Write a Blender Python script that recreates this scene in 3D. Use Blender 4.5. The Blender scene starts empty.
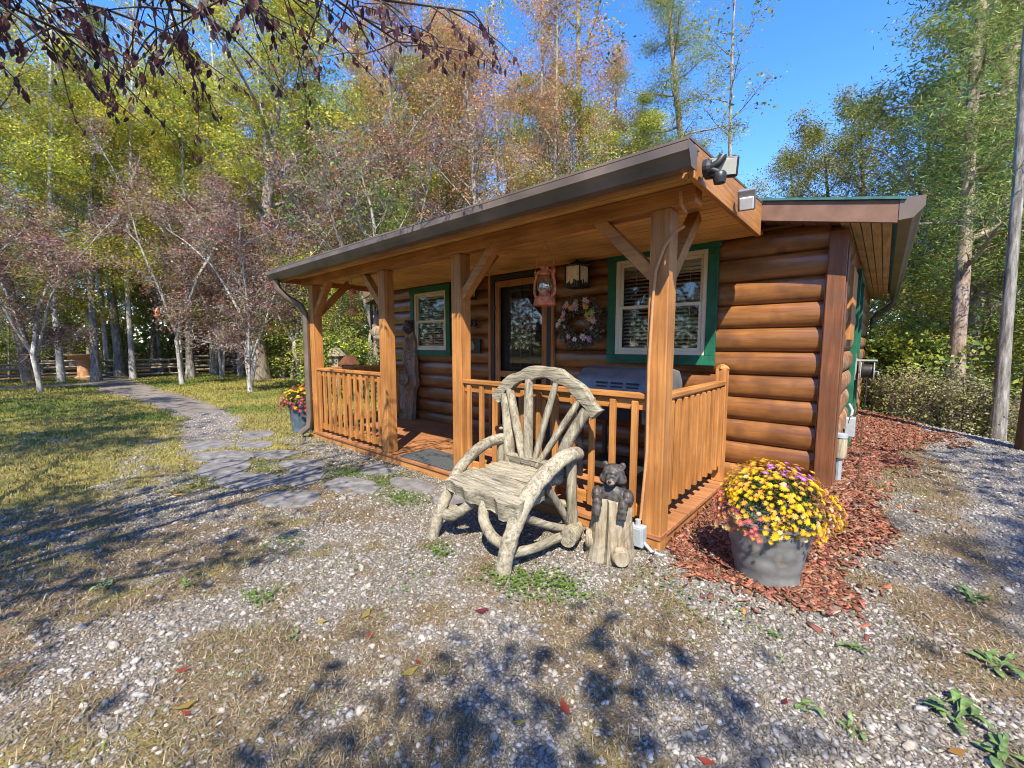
import bpy, math, random
import numpy as np
from mathutils import Vector, Matrix

# ------------------------------------------------------------------ camera, sky, sun, exposure
SC = bpy.context.scene
COL = SC.collection
cam_d = bpy.data.cameras.new('camera')
cam = bpy.data.objects.new('camera', cam_d)
COL.objects.link(cam)
cam_d.sensor_width = 36.0
cam_d.lens = 420.0 / 1024.0 * 36.0
cam_d.clip_start = 0.05
cam_d.clip_end = 600.0
cam.location = (0, 0, 1.45)
cam.rotation_euler = (math.radians(90 - 5.3), 0, math.radians(41.4))
SC.camera = cam

SUN_EL = math.radians(51)
SUN_DIR = Vector((0.63, -0.777, 0)).normalized()          # towards the sun, on the ground
world = bpy.data.worlds.new('World')
SC.world = world
world.use_nodes = True
wn, wl = world.node_tree.nodes, world.node_tree.links
bg = wn['Background']
sky = wn.new('ShaderNodeTexSky')
sky.sky_type = 'NISHITA'
sky.sun_disc = False
sky.sun_elevation = SUN_EL
sky.sun_rotation = math.atan2(SUN_DIR.x, SUN_DIR.y)
sky.altitude = 900
sky.air_density = 1.0
sky.dust_density = 0.2
sky.ozone_density = 2.5
hsv = wn.new('ShaderNodeHueSaturation')
hsv.inputs['Saturation'].default_value = 1.30
hsv.inputs['Value'].default_value = 0.95
hsv.inputs['Hue'].default_value = 0.512
wl.new(sky.outputs[0], hsv.inputs['Color'])
wl.new(hsv.outputs[0], bg.inputs[0])
bg.inputs[1].default_value = 0.15
sun_d = bpy.data.lights.new('sun', 'SUN')
sun_d.energy = 3.2
sun_d.angle = math.radians(0.53)
sun_d.color = (1.0, 0.91, 0.75)
sun = bpy.data.objects.new('sun', sun_d)
COL.objects.link(sun)
to_sun = Vector((SUN_DIR.x * math.cos(SUN_EL), SUN_DIR.y * math.cos(SUN_EL), math.sin(SUN_EL)))
sun.rotation_euler = to_sun.to_track_quat('Z', 'Y').to_euler()
sun.location = to_sun * 60
SC.view_settings.view_transform = 'Standard'
SC.view_settings.look = 'None'
SC.view_settings.gamma = 1.0
SC.view_settings.use_curve_mapping = False
SC.view_settings.exposure = 1.74
SC.render.engine = 'CYCLES'
SC.cycles.max_bounces = 8
SC.cycles.diffuse_bounces = 4
SC.cycles.transparent_max_bounces = 12
SC.cycles.use_denoising = True
SC.cycles.filter_width = 1.0

RNG = np.random.default_rng(7)
random.seed(7)

# ------------------------------------------------------------------ noise and terrain
def smooth(t):
    t = np.clip(t, 0, 1)
    return t * t * (3 - 2 * t)

def hash2(i, j, s):
    n = (i.astype(np.int64) * 374761393 + j.astype(np.int64) * 668265263 + s * 974634777) & 0x7fffffff
    n = (n ^ (n >> 13)) * 1274126177 & 0x7fffffff
    n = n ^ (n >> 16)
    return (n & 0xffff) / 65535.0

def noise(x, y, sc, s=0):
    x = np.asarray(x, float) / sc; y = np.asarray(y, float) / sc
    i = np.floor(x); j = np.floor(y)
    u = smooth(x - i); v = smooth(y - j)
    a = hash2(i, j, s); b = hash2(i + 1, j, s); c = hash2(i, j + 1, s); d = hash2(i + 1, j + 1, s)
    return (a * (1 - u) + b * u) * (1 - v) + (c * (1 - u) + d * u) * v

def fbm(x, y, sc, s=0):
    return (noise(x, y, sc, s) * .5 + noise(x, y, sc * .5, s + 1) * .3 + noise(x, y, sc * .23, s + 2) * .2)

def ground_z(x, y):
    x = np.asarray(x, float); y = np.asarray(y, float)
    m = 0.19 * smooth((x + 1.15) / .7) * smooth((y - 3.1) / 1.5)
    d = (x + .03) * .81 + (y - 9.2) * .58
    crest = .10 * np.exp(-((d + .3) / .9) ** 2) * smooth((x + 1.5) / 1.5)
    dd = np.clip(d, 0, 9)
    drop = -.42 * dd * smooth(dd / 1.2)
    out = 1 - smooth((y - 2.6) / .3) * smooth((5 - y) / .3) * smooth((x + 7.6) / .3) * smooth((-.8 - x) / .3)
    n = (fbm(x, y, 1.6, 3) - .5) * .05 + (fbm(x, y, .35, 9) - .5) * .022
    return m + crest + drop + n * out - .012 * (1 - out)

def gz(x, y):
    return float(ground_z(np.array([x]), np.array([y]))[0])

def region_masks(x, y):
    """share of mulch, drive gravel, loose gravel, lawn green and far path at a place"""
    w = (fbm(x, y, .5, 21) - .5)
    # mulch bed round the right front corner and along the right side of the cabin
    front = 2.62 + .5 * np.abs(x + .45) ** 1.7 + w * .5
    mul = smooth((y - front) / .14) * smooth((x + 1.25 + .2 * w) / .12) * smooth((-.02 + .105 * (y - 3.1) + w * .6 - x) / .22)
    mul = np.maximum(mul, smooth((y - 6.6 - w) / .5) * smooth((x + 1.2) / .2) * smooth((.7 - x + w) / .4) * smooth((10.5 - y) / .5))
    drive = smooth((x - .50 - w * .35 + .02 * (y - 3)) / .2) * smooth((y - 2.3 - w) / .9) * smooth((13 - y) / 1) * smooth((5.5 - x) / .6)
    drive = drive * (1 - mul)
    # loose gravel in the front yard, thinning to the left
    dist = np.hypot(x + 1.5, y - 1.2)
    g = fbm(x, y, .9, 5) + .75 * (fbm(x, y, .22, 15) - .5)
    grav = smooth((g - .33 - .055 * np.clip(dist - 1.0, 0, 9) - .10 * smooth((x + .5) / 1.3)) / .26)
    grav = np.maximum(grav, .95 * smooth((y - 1.75 + w) / .3) * smooth((2.95 - y) / .2) * smooth((-1.0 - x) / .3) * smooth((x + 4.3) / 1.0))
    grav = np.maximum(grav, .9 * smooth((y - 2.25 - .2 * w) / .2) * smooth((2.95 - y) / .2) * smooth((-4.6 - x) / .4) * smooth((x + 7.2) / .5))
    grav = grav * (1 - mul) * (1 - drive)
    lawn = smooth((-x - 4.2 + (fbm(x, y, 1.3, 31) - .5) * 4 + .25 * (1.5 - y)) / 2.2)
    lawn = np.maximum(lawn, .42 * smooth((fbm(x, y, .8, 41) - .60) / .16))
    px = -9.0 - (x + 9) * 0
    # far path leading off to the left from the stepping stones
    cy = 1.75 + .55 * smooth((-x - 7.2) / 3.5) - .35 * smooth((-x - 12) / 8)
    pw = .50 + .022 * np.clip(-x - 7, 0, 20)
    path = smooth((pw - np.abs(y - cy) + w * .35) / .25) * smooth((-x - 7.2) / .8)
    path = np.maximum(path, smooth((-x - 21.3) / .5) * smooth((1.1 - np.abs(x + 21.9) + w) / .4) * smooth((3.2 - y) / 1.5))
    lawn = lawn * (1 - mul) * (1 - drive) * (1 - path)
    woods = smooth((-x - 26.2) / 1.5)
    woods = np.maximum(woods, smooth((y - 7.5 - .18 * np.clip(-x - 8, 0, 12)) / 1.5) * smooth((-1.5 - x) / 1))
    d = (x + .03) * .81 + (y - 9.2) * .58
    woods = np.maximum(woods, smooth((d - .35) / .5))
    return mul, drive, grav, lawn, path, woods

# ------------------------------------------------------------------ objects
def tag(o, label=None, cat=None, group=None, kind=None):
    if label: o['label'] = label
    if cat: o['category'] = cat
    if group: o['group'] = group
    if kind: o['kind'] = kind
    return o

def thing(name, label, cat, loc=(0, 0, 0), rotz=0, group=None):
    o = bpy.data.objects.new(name, None)
    o.empty_display_size = .1
    COL.objects.link(o)
    o.location = loc
    o.rotation_euler = (0, 0, rotz)
    return tag(o, label, cat, group)

class MB:
    """collects shapes into one mesh"""
    def __init__(s):
        s.v, s.f = [], []
    def add(s, vs, fs):
        b = len(s.v)
        s.v.extend([tuple(p) for p in vs])
        s.f.extend([tuple(i + b for i in f) for f in fs])
        return s
    def box(s, x0, x1, y0, y1, z0, z1, M=None):
        vs = [Vector((x, y, z)) for x in (x0, x1) for y in (y0, y1) for z in (z0, z1)]
        if M is not None: vs = [M @ v for v in vs]
        fs = [(0, 1, 3, 2), (4, 6, 7, 5), (0, 4, 5, 1), (2, 3, 7, 6), (0, 2, 6, 4), (1, 5, 7, 3)]
        return s.add(vs, fs)
    def bar(s, p, q, w, h, up=(0, 0, 1)):
        """square timber from p to q, w across and h along 'up'"""
        p, q = Vector(p), Vector(q)
        d = (q - p).normalized()
        a = d.cross(Vector(up))
        if a.length < 1e-4: a = d.cross(Vector((0, 1, 0)))
        a.normalize(); b = a.cross(d).normalized()
        vs = []
        for c in (p, q):
            for sx, sy in ((-1, -1), (1, -1), (1, 1), (-1, 1)):
                vs.append(c + a * (sx * w / 2) + b * (sy * h / 2))
        return s.add(vs, [(3, 2, 1, 0), (4, 5, 6, 7), (0, 1, 5, 4), (1, 2, 6, 5), (2, 3, 7, 6), (3, 0, 4, 7)])
    def tube(s, pts, rad, n=8, flat=1.0, up=(0, 0, 1), wob=0, seed=0, cap=True):
        pts = [Vector(p) for p in pts]
        rs = rad if hasattr(rad, '__len__') else [rad] * len(pts)
        rr = random.Random(seed)
        vs = []; a = None
        for i, p in enumerate(pts):
            d = (pts[min(i + 1, len(pts) - 1)] - pts[max(i - 1, 0)]).normalized()
            if a is None:
                a = d.cross(Vector(up))
                if a.length < 1e-3: a = d.cross(Vector((0, 1, .1)))
            else:
                a = a - d * a.dot(d)
            a.normalize(); b = d.cross(a)
            for k in range(n):
                t = 2 * math.pi * k / n
                r = rs[i] * (1 + wob * (rr.random() - .5))
                vs.append(p + a * (math.cos(t) * r) + b * (math.sin(t) * r * flat))
        fs = []
        for i in range(len(pts) - 1):
            for k in range(n):
                k2 = (k + 1) % n
                fs.append((i * n + k, i * n + k2, (i + 1) * n + k2, (i + 1) * n + k))
        if cap:
            fs.append(tuple(range(n - 1, -1, -1)))
            fs.append(tuple(range((len(pts) - 1) * n, len(pts) * n)))
        return s.add(vs, fs)
    def lathe(s, prof, n=24, c=(0, 0, 0), M=None, close=True):
        vs, fs = [], []
        for r, z in prof:
            for k in range(n):
                t = 2 * math.pi * k / n
                v = Vector((c[0] + r * math.cos(t), c[1] + r * math.sin(t), c[2] + z))
                vs.append(M @ v if M is not None else v)
        for i in range(len(prof) - 1):
            for k in range(n):
                k2 = (k + 1) % n
                fs.append((i * n + k, i * n + k2, (i + 1) * n + k2, (i + 1) * n + k))
        if close:
            fs.append(tuple(range(n - 1, -1, -1)))
            fs.append(tuple(range((len(prof) - 1) * n, len(prof) * n)))
        return s.add(vs, fs)
    def ball(s, c, r, n=10, m=7, M=None):
        rx, ry, rz = r if hasattr(r, '__len__') else (r, r, r)
        vs = [Vector((0, 0, -rz))]
        for i in range(1, m):
            ph = -math.pi / 2 + math.pi * i / m
            for k in range(n):
                t = 2 * math.pi * k / n
                vs.append(Vector((rx * math.cos(ph) * math.cos(t), ry * math.cos(ph) * math.sin(t), rz * math.sin(ph))))
        vs.append(Vector((0, 0, rz)))
        if M is not None: vs = [M @ v for v in vs]
        vs = [v + Vector(c) for v in vs]
        fs = []
        L = len(vs) - 1
        for k in range(n):
            k2 = (k + 1) % n
            fs.append((0, 1 + k2, 1 + k))
            for i in range(m - 2):
                a = 1 + i * n
                fs.append((a + k, a + k2, a + n + k2, a + n + k))
            fs.append((L, 1 + (m - 2) * n + k, 1 + (m - 2) * n + k2))
        return s.add(vs, fs)
    def prism(s, poly, z0, z1):
        n = len(poly)
        vs = [(x, y, z0) for x, y in poly] + [(x, y, z1) for x, y in poly]
        fs = [tuple(range(n - 1, -1, -1)), tuple(range(n, 2 * n))]
        fs += [(k, (k + 1) % n, n + (k + 1) % n, n + k) for k in range(n)]
        return s.add(vs, fs)
    def mesh(s, name, mat, smooth_=False):
        me = bpy.data.meshes.new(name)
        me.from_pydata(s.v, [], s.f)
        if mat: me.materials.append(mat)
        if smooth_: me.polygons.foreach_set('use_smooth', [True] * len(me.polygons))
        me.update()
        if smooth_: me.set_sharp_from_angle(angle=math.radians(48))
        return me
    def build(s, name, mat, parent=None, smooth_=False, bevel=0, loc=None, sub=0):
        o = bpy.data.objects.new(name, s.mesh(name, mat, smooth_))
        COL.objects.link(o)
        if parent is not None: o.parent = parent
        if loc is not None: o.location = loc
        if bevel:
            m = o.modifiers.new('bevel', 'BEVEL')
            m.width = bevel; m.segments = 2; m.limit_method = 'ANGLE'
        if sub:
            m = o.modifiers.new('sub', 'SUBSURF'); m.levels = sub; m.render_levels = sub
        return o

def np_mesh(name, V, F, mat, cols=None, smooth_=False):
    """V (n,3), F (m,k): a mesh straight from arrays, cols one colour per vertex"""
    me = bpy.data.meshes.new(name)
    V = np.ascontiguousarray(V, np.float32); F = np.ascontiguousarray(F, np.int32)
    k = F.shape[1]
    me.vertices.add(len(V)); me.vertices.foreach_set('co', V.ravel())
    me.loops.add(F.size); me.loops.foreach_set('vertex_index', F.ravel())
    me.polygons.add(len(F))
    me.polygons.foreach_set('loop_start', np.arange(0, F.size, k, dtype=np.int32))
    me.polygons.foreach_set('loop_total', np.full(len(F), k, np.int32))
    if smooth_: me.polygons.foreach_set('use_smooth', np.ones(len(F), bool))
    me.update(calc_edges=True)
    if cols is not None:
        a = me.color_attributes.new('Col', 'FLOAT_COLOR', 'POINT')
        c4 = np.ones((len(V), 4), np.float32); c4[:, :3] = cols
        a.data.foreach_set('color', c4.ravel())
    if mat: me.materials.append(mat)
    return me

def link(name, me, parent=None, loc=None):
    o = bpy.data.objects.new(name, me)
    COL.objects.link(o)
    if parent is not None: o.parent = parent
    if loc is not None: o.location = loc
    return o

# ------------------------------------------------------------------ materials
def new_mat(name):
    m = bpy.data.materials.new(name)
    m.use_nodes = True
    nt = m.node_tree
    return m, nt.nodes, nt.links, nt.nodes['Principled BSDF']

def ramp(n, stops):
    r = n.new('ShaderNodeValToRGB')
    e = r.color_ramp.elements
    while len(e) < len(stops): e.new(.5)
    for el, (p, c) in zip(e, stops):
        el.position = p
        el.color = (*c, 1) if len(c) == 3 else c
    return r

def wood(name, dark, mid, light, grain=(30, 30, 1.6), rough=.55, bump=.25, knots=True, weather=None, spec=.4, dist=.004, cracks=.22):
    """streaky timber; 'grain' is the noise scale per axis, low along the grain"""
    m, n, l, p = new_mat(name)
    tc = n.new('ShaderNodeTexCoord')
    oi = n.new('ShaderNodeObjectInfo')
    add = n.new('ShaderNodeVectorMath'); add.operation = 'ADD'
    l.new(tc.outputs['Object'], add.inputs[0])
    sc = n.new('ShaderNodeVectorMath'); sc.operation = 'SCALE'; sc.inputs[0].default_value = (3.1, 7.7, 5.3)
    l.new(oi.outputs['Random'], sc.inputs['Scale'])
    l.new(sc.outputs[0], add.inputs[1])
    mp = n.new('ShaderNodeMapping'); mp.inputs['Scale'].default_value = grain
    l.new(add.outputs[0], mp.inputs[0])
    nz = n.new('ShaderNodeTexNoise'); nz.inputs['Scale'].default_value = 1; nz.inputs['Detail'].default_value = 7
    nz.inputs['Roughness'].default_value = .65; nz.inputs['Distortion'].default_value = .5
    l.new(mp.outputs[0], nz.inputs['Vector'])
    r = ramp(n, [(.28, dark), (.5, mid), (.74, light)])
    l.new(nz.outputs[0], r.inputs[0])
    big = n.new('ShaderNodeTexNoise'); big.inputs['Scale'].default_value = 2.3; big.inputs['Detail'].default_value = 4
    l.new(add.outputs[0], big.inputs['Vector'])
    mix = n.new('ShaderNodeMix'); mix.data_type = 'RGBA'; mix.blend_type = 'MULTIPLY'
    br = ramp(n, [(.3, (.62, .58, .56)), (.65, (1.12, 1.1, 1.08))])
    l.new(big.outputs[0], br.inputs[0])
    mix.inputs[0].default_value = .8
    l.new(r.outputs[0], mix.inputs[6]); l.new(br.outputs[0], mix.inputs[7])
    col = mix.outputs[2]
    if knots:
        vo = n.new('ShaderNodeTexVoronoi'); vo.inputs['Scale'].default_value = 1
        mk = n.new('ShaderNodeMapping'); mk.inputs['Scale'].default_value = [max(g * .12, 1.6) for g in grain]
        l.new(add.outputs[0], mk.inputs[0]); l.new(mk.outputs[0], vo.inputs['Vector'])
        kr = ramp(n, [(.045, (.35, .3, .28)), (.10, (1, 1, 1))])
        l.new(vo.outputs['Distance'], kr.inputs[0])
        m2 = n.new('ShaderNodeMix'); m2.data_type = 'RGBA'; m2.blend_type = 'MULTIPLY'; m2.inputs[0].default_value = .75
        l.new(col, m2.inputs[6]); l.new(kr.outputs[0], m2.inputs[7])
        col = m2.outputs[2]
    if weather:
        wz = n.new('ShaderNodeTexNoise'); wz.inputs['Scale'].default_value = 5; wz.inputs['Detail'].default_value = 6
        l.new(add.outputs[0], wz.inputs['Vector'])
        wr = ramp(n, [(.5, (0, 0, 0)), (.68, (1, 1, 1))])
        l.new(wz.outputs[0], wr.inputs[0])
        m3 = n.new('ShaderNodeMix'); m3.data_type = 'RGBA'
        ml = n.new('ShaderNodeMath'); ml.operation = 'MULTIPLY'; ml.inputs[1].default_value = .6
        l.new(wr.outputs[0], ml.inputs[0]); l.new(ml.outputs[0], m3.inputs[0])
        l.new(col, m3.inputs[6]); m3.inputs[7].default_value = (*weather, 1)
        col = m3.outputs[2]
    mc = n.new('ShaderNodeMapping'); mc.inputs['Scale'].default_value = [g * (.55 if g < 6 else 1.5) for g in grain]
    l.new(add.outputs[0], mc.inputs[0])
    cz = n.new('ShaderNodeTexNoise'); cz.inputs['Scale'].default_value = 1; cz.inputs['Detail'].default_value = 3
    l.new(mc.outputs[0], cz.inputs['Vector'])
    cr = ramp(n, [(.478, (1, 1, 1)), (.497, (.30, .27, .25)), (.503, (.30, .27, .25)), (.522, (1, 1, 1))])
    l.new(cz.outputs[0], cr.inputs[0])
    m4 = n.new('ShaderNodeMix'); m4.data_type = 'RGBA'; m4.blend_type = 'MULTIPLY'; m4.inputs[0].default_value = cracks
    l.new(col, m4.inputs[6]); l.new(cr.outputs[0], m4.inputs[7])
    col = m4.outputs[2]
    l.new(col, p.inputs['Base Color'])
    p.inputs['Roughness'].default_value = rough
    p.inputs['Specular IOR Level'].default_value = spec
    b = n.new('ShaderNodeBump'); b.inputs['Strength'].default_value = bump; b.inputs['Distance'].default_value = dist
    l.new(nz.outputs[0], b.inputs['Height']); l.new(b.outputs[0], p.inputs['Normal'])
    return m

def plain(name, col, rough=.5, metal=0, var=.25, scale=14, bump=.1, spec=.4, dirt=None):
    m, n, l, p = new_mat(name)
    tc = n.new('ShaderNodeTexCoord')
    nz = n.new('ShaderNodeTexNoise'); nz.inputs['Scale'].default_value = scale; nz.inputs['Detail'].default_value = 6
    l.new(tc.outputs['Object'], nz.inputs['Vector'])
    lo = tuple(c * (1 - var) for c in col); hi = tuple(min(1, c * (1 + var)) for c in col)
    st = [(.32, lo), (.68, hi)]
    if dirt: st = [(.28, dirt), (.42, lo), (.7, hi)]
    r = ramp(n, st)
    l.new(nz.outputs[0], r.inputs[0]); l.new(r.outputs[0], p.inputs['Base Color'])
    p.inputs['Roughness'].default_value = rough; p.inputs['Metallic'].default_value = metal
    p.inputs['Specular IOR Level'].default_value = spec
    b = n.new('ShaderNodeBump'); b.inputs['Strength'].default_value = bump; b.inputs['Distance'].default_value = .003
    l.new(nz.outputs[0], b.inputs['Height']); l.new(b.outputs[0], p.inputs['Normal'])
    return m

def vcol(name, rough=.8, trans=0, nscale=0, spec=.2, bump=0):
    """colour from the mesh's own Col attribute (one true colour per leaf, stone or blade)"""
    m, n, l, p = new_mat(name)
    at = n.new('ShaderNodeVertexColor'); at.layer_name = 'Col'
    c = at.outputs[0]
    if nscale:
        tc = n.new('ShaderNodeTexCoord')
        nz = n.new('ShaderNodeTexNoise'); nz.inputs['Scale'].default_value = nscale; nz.inputs['Detail'].default_value = 8
        l.new(tc.outputs['Object'], nz.inputs['Vector'])
        r = ramp(n, [(.3, (.62, .6, .58)), (.7, (1.3, 1.3, 1.3))])
        l.new(nz.outputs[0], r.inputs[0])
        mx = n.new('ShaderNodeMix'); mx.data_type = 'RGBA'; mx.blend_type = 'MULTIPLY'; mx.inputs[0].default_value = 1
        l.new(c, mx.inputs[6]); l.new(r.outputs[0], mx.inputs[7])
        c = mx.outputs[2]
        if bump:
            b = n.new('ShaderNodeBump'); b.inputs['Strength'].default_value = bump; b.inputs['Distance'].default_value = .02
            l.new(nz.outputs[0], b.inputs['Height']); l.new(b.outputs[0], p.inputs['Normal'])
    l.new(c, p.inputs['Base Color'])
    p.inputs['Roughness'].default_value = rough
    p.inputs['Specular IOR Level'].default_value = spec
    if trans:
        t = n.new('ShaderNodeBsdfTranslucent'); l.new(c, t.inputs[0])
        ms = n.new('ShaderNodeMixShader'); ms.inputs[0].default_value = trans
        out = n['Material Output']
        l.new(p.outputs[0], ms.inputs[1]); l.new(t.outputs[0], ms.inputs[2]); l.new(ms.outputs[0], out.inputs[0])
    return m

def bark(name, a, b, c, scale=9):
    m, n, l, p = new_mat(name)
    tc = n.new('ShaderNodeTexCoord')
    mp = n.new('ShaderNodeMapping'); mp.inputs['Scale'].default_value = (scale, scale, scale * .3)
    l.new(tc.outputs['Object'], mp.inputs[0])
    nz = n.new('ShaderNodeTexNoise'); nz.inputs['Scale'].default_value = 1; nz.inputs['Detail'].default_value = 8; nz.inputs['Roughness'].default_value = .7
    l.new(mp.outputs[0], nz.inputs['Vector'])
    r = ramp(n, [(.35, a), (.5, b), (.68, c)])
    l.new(nz.outputs[0], r.inputs[0]); l.new(r.outputs[0], p.inputs['Base Color'])
    p.inputs['Roughness'].default_value = .9; p.inputs['Specular IOR Level'].default_value = .15
    bp = n.new('ShaderNodeBump'); bp.inputs['Strength'].default_value = .6; bp.inputs['Distance'].default_value = .02
    l.new(nz.outputs[0], bp.inputs['Height']); l.new(bp.outputs[0], p.inputs['Normal'])
    return m

def glass(name, tint=(.75, .8, .8), fac=.22):
    m, n, l, p = new_mat(name)
    t = n.new('ShaderNodeBsdfTransparent'); t.inputs[0].default_value = (*tint, 1)
    g = n.new('ShaderNodeBsdfGlossy'); g.inputs['Roughness'].default_value = .03; g.inputs[0].default_value = (.9, .92, .95, 1)
    ms = n.new('ShaderNodeMixShader'); ms.inputs[0].default_value = fac
    l.new(t.outputs[0], ms.inputs[1]); l.new(g.outputs[0], ms.inputs[2])
    l.new(ms.outputs[0], n['Material Output'].inputs[0])
    return m

GX, GY, GZ = (1.7, 30, 30), (30, 1.7, 30), (30, 30, 1.7)
OR = ((.26, .105, .028), (.41, .180, .050), (.53, .26, .082))
M = {}
for ax, g in (('x', GX), ('y', GY), ('z', GZ)):
    M['timber_' + ax] = wood('porch_timber_' + ax, *OR, grain=g)
LG = ((.12, .048, .015), (.22, .092, .029), (.32, .145, .046))
M['log_x'] = wood('stained_log_x', *LG, grain=(1.5, 16, 16), rough=.30, spec=.5, weather=(.11, .047, .021), bump=.35)
M['log_x'].node_tree.nodes['Principled BSDF'].inputs['Coat Weight'].default_value = .35
M['log_x'].node_tree.nodes['Principled BSDF'].inputs['Coat Roughness'].default_value = .22
M['log_y'] = wood('stained_log_y', *LG, grain=(16, 1.5, 16), rough=.45, spec=.5, weather=(.42, .33, .22), bump=.35)
M['log_y'].node_tree.nodes['Principled BSDF'].inputs['Roughness'].default_value = .7
M['corner'] = wood('corner_post_stain', (.09, .032, .014), (.16, .062, .026), (.24, .10, .045), grain=GZ, rough=.5, weather=(.12, .06, .035))
M['soffit'] = wood('soffit_pine', (.50, .27, .07), (.68, .40, .12), (.80, .52, .19), grain=GX, rough=.6)
M['soffit_side'] = wood('soffit_side_pine', (.36, .26, .10), (.55, .41, .18), (.66, .53, .28), grain=GY, rough=.7)
M['deck'] = wood('deck_stain', (.20, .082, .032), (.33, .145, .058), (.43, .205, .088), grain=GX, rough=.6)
M['gutter'] = plain('brown_gutter', (.125, .098, .078), rough=.36, var=.32, scale=3.2, spec=.5)
M['fascia'] = plain('brown_fascia', (.17, .095, .062), rough=.6, var=.3, scale=6)
M['roof'] = plain('green_metal_roof', (.06, .16, .14), rough=.4, metal=.3)
M['green'] = wood('green_paint', (.006, .07, .038), (.010, .115, .062), (.016, .15, .085), grain=(9, 9, 9), rough=.5, knots=False, bump=.12)
M['cream'] = plain('cream_vinyl', (.62, .57, .44), rough=.4, var=.08, scale=5)
M['white'] = plain('white_paint', (.72, .72, .70), rough=.5, var=.08)
M['slat'] = plain('blind_slat', (.46, .38, .28), rough=.5, var=.1)
M['glass'] = glass('window_glass', (.93, .95, .95), fac=.045)
M['screen'] = plain('dark_screen', (.012, .013, .012), rough=.7)
M['black'] = plain('black_metal', (.018, .018, .02), rough=.45, spec=.5)
M['dark'] = plain('interior_gloom', (.03, .022, .016), rough=.9)  # near-black: the gloom of the rooms is put into the colour
M['grey_wood'] = wood('weathered_grey_wood', (.085, .075, .055), (.30, .27, .20), (.49, .465, .37), grain=(26, 26, 26), rough=.85, spec=.15, bump=1.0, weather=(.36, .325, .24), dist=.01, cracks=.85)
for k, g in (('gx', (4, 34, 34)), ('gy', (34, 4, 34)), ('gz', (34, 34, 4))):
    M[k] = wood('weathered_grey_wood_' + k, (.085, .075, .055), (.27, .245, .18), (.45, .425, .335), grain=g, rough=.85, spec=.15, bump=1.0, weather=(.35, .315, .23), dist=.01, cracks=.85)
M['stump'] = wood('stump_wood', (.10, .08, .055), (.30, .25, .17), (.46, .41, .30), grain=(34, 34, 4), rough=.9, spec=.1, bump=.9, weather=(.36, .32, .25), dist=.008)
M['bear'] = plain('charred_bear', (.05, .042, .036), rough=.5, var=.75, scale=34, bump=.5)
M['muzzle'] = plain('bear_muzzle', (.22, .165, .12), rough=.7, var=.3, scale=40)
M['pot'] = plain('grey_resin_pot', (.16, .16, .153), rough=.6, var=.28, scale=9, bump=.25, dirt=(.22, .185, .145))
M['pot2'] = plain('blue_grey_pot', (.07, .10, .13), rough=.4, var=.35, scale=9, bump=.15)
M['soil'] = plain('dark_soil', (.03, .02, .014), rough=1)
M['box'] = plain('grey_pvc', (.30, .33, .35), rough=.5, var=.12)
M['tan_cable'] = plain('tan_cable', (.42, .22, .10), rough=.55, var=.12)
M['red_rust'] = plain('rusty_red_tin', (.56, .19, .10), rough=.5, var=.45, scale=25, bump=.3, spec=.5)
M['chimney'] = glass('lantern_glass', (.8, .78, .72), .3)
M['lamp_cream'] = plain('frosted_lamp_glass', (.82, .76, .56), rough=.35, var=.2, scale=18)
M['grill'] = plain('grill_lid', (.19, .195, .20), rough=.45, metal=.35, var=.2, scale=8)
M['grill_black'] = plain('grill_black', (.022, .023, .025), rough=.45, metal=.2)
M['mat'] = plain('door_mat', (.055, .06, .06), rough=.95, var=.5, scale=60, bump=.6)
M['flag'] = plain('flagstone', (.165, .158, .154), rough=.9, var=.32, scale=9, bump=1.0, dirt=(.14, .12, .095))
M['rail'] = wood('split_rail', (.16, .12, .085), (.33, .27, .20), (.47, .41, .33), grain=(9, 5, 14), rough=.9, spec=.1, bump=.6)
M['terracotta'] = plain('sandstone', (.48, .27, .13), rough=.8, var=.2)
M['lens'] = plain('flood_lens', (.40, .40, .35), rough=.25, var=.06)
M['aged_post'] = wood('dark_brown_post', (.055, .03, .014), (.10, .055, .024), (.15, .085, .04), grain=GZ, rough=.8)
M['totem'] = wood('carved_slab', (.12, .08, .052), (.28, .19, .125), (.42, .31, .22), grain=(24, 24, 5), rough=.7, bump=1.0, dist=.012)
M['ground'] = vcol('ground_soil', rough=.95, nscale=70, spec=.1, bump=.8)
M['stone'] = vcol('gravel_stone', rough=.8, nscale=60, spec=.25)
M['straw'] = vcol('dry_straw', rough=.8, trans=.12, spec=.2)
M['leaf'] = vcol('leaf', rough=.5, trans=.42, spec=.35)
M['petal'] = vcol('petal', rough=.6, trans=.25, spec=.2)
M['chip'] = vcol('mulch_chip', rough=.85, nscale=40, spec=.15)
M['bark_grey'] = bark('pale_grey_bark', (.07, .062, .053), (.20, .185, .165), (.40, .38, .345))
M['bark_brown'] = bark('brown_bark', (.055, .042, .032), (.14, .11, .085), (.26, .215, .17))
M['bark_pine'] = bark('pine_bark', (.10, .065, .045), (.27, .20, .15), (.42, .35, .28))
M['bark_plum'] = bark('pale_plum_bark', (.14, .13, .115), (.34, .32, .295), (.56, .54, .50))
M['bark_dark'] = bark('dark_plum_bark', (.03, .022, .018), (.065, .05, .042), (.12, .10, .085))
M['bark_tan'] = bark('tan_bark', (.10, .08, .06), (.24, .20, .155), (.40, .35, .28))

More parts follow.
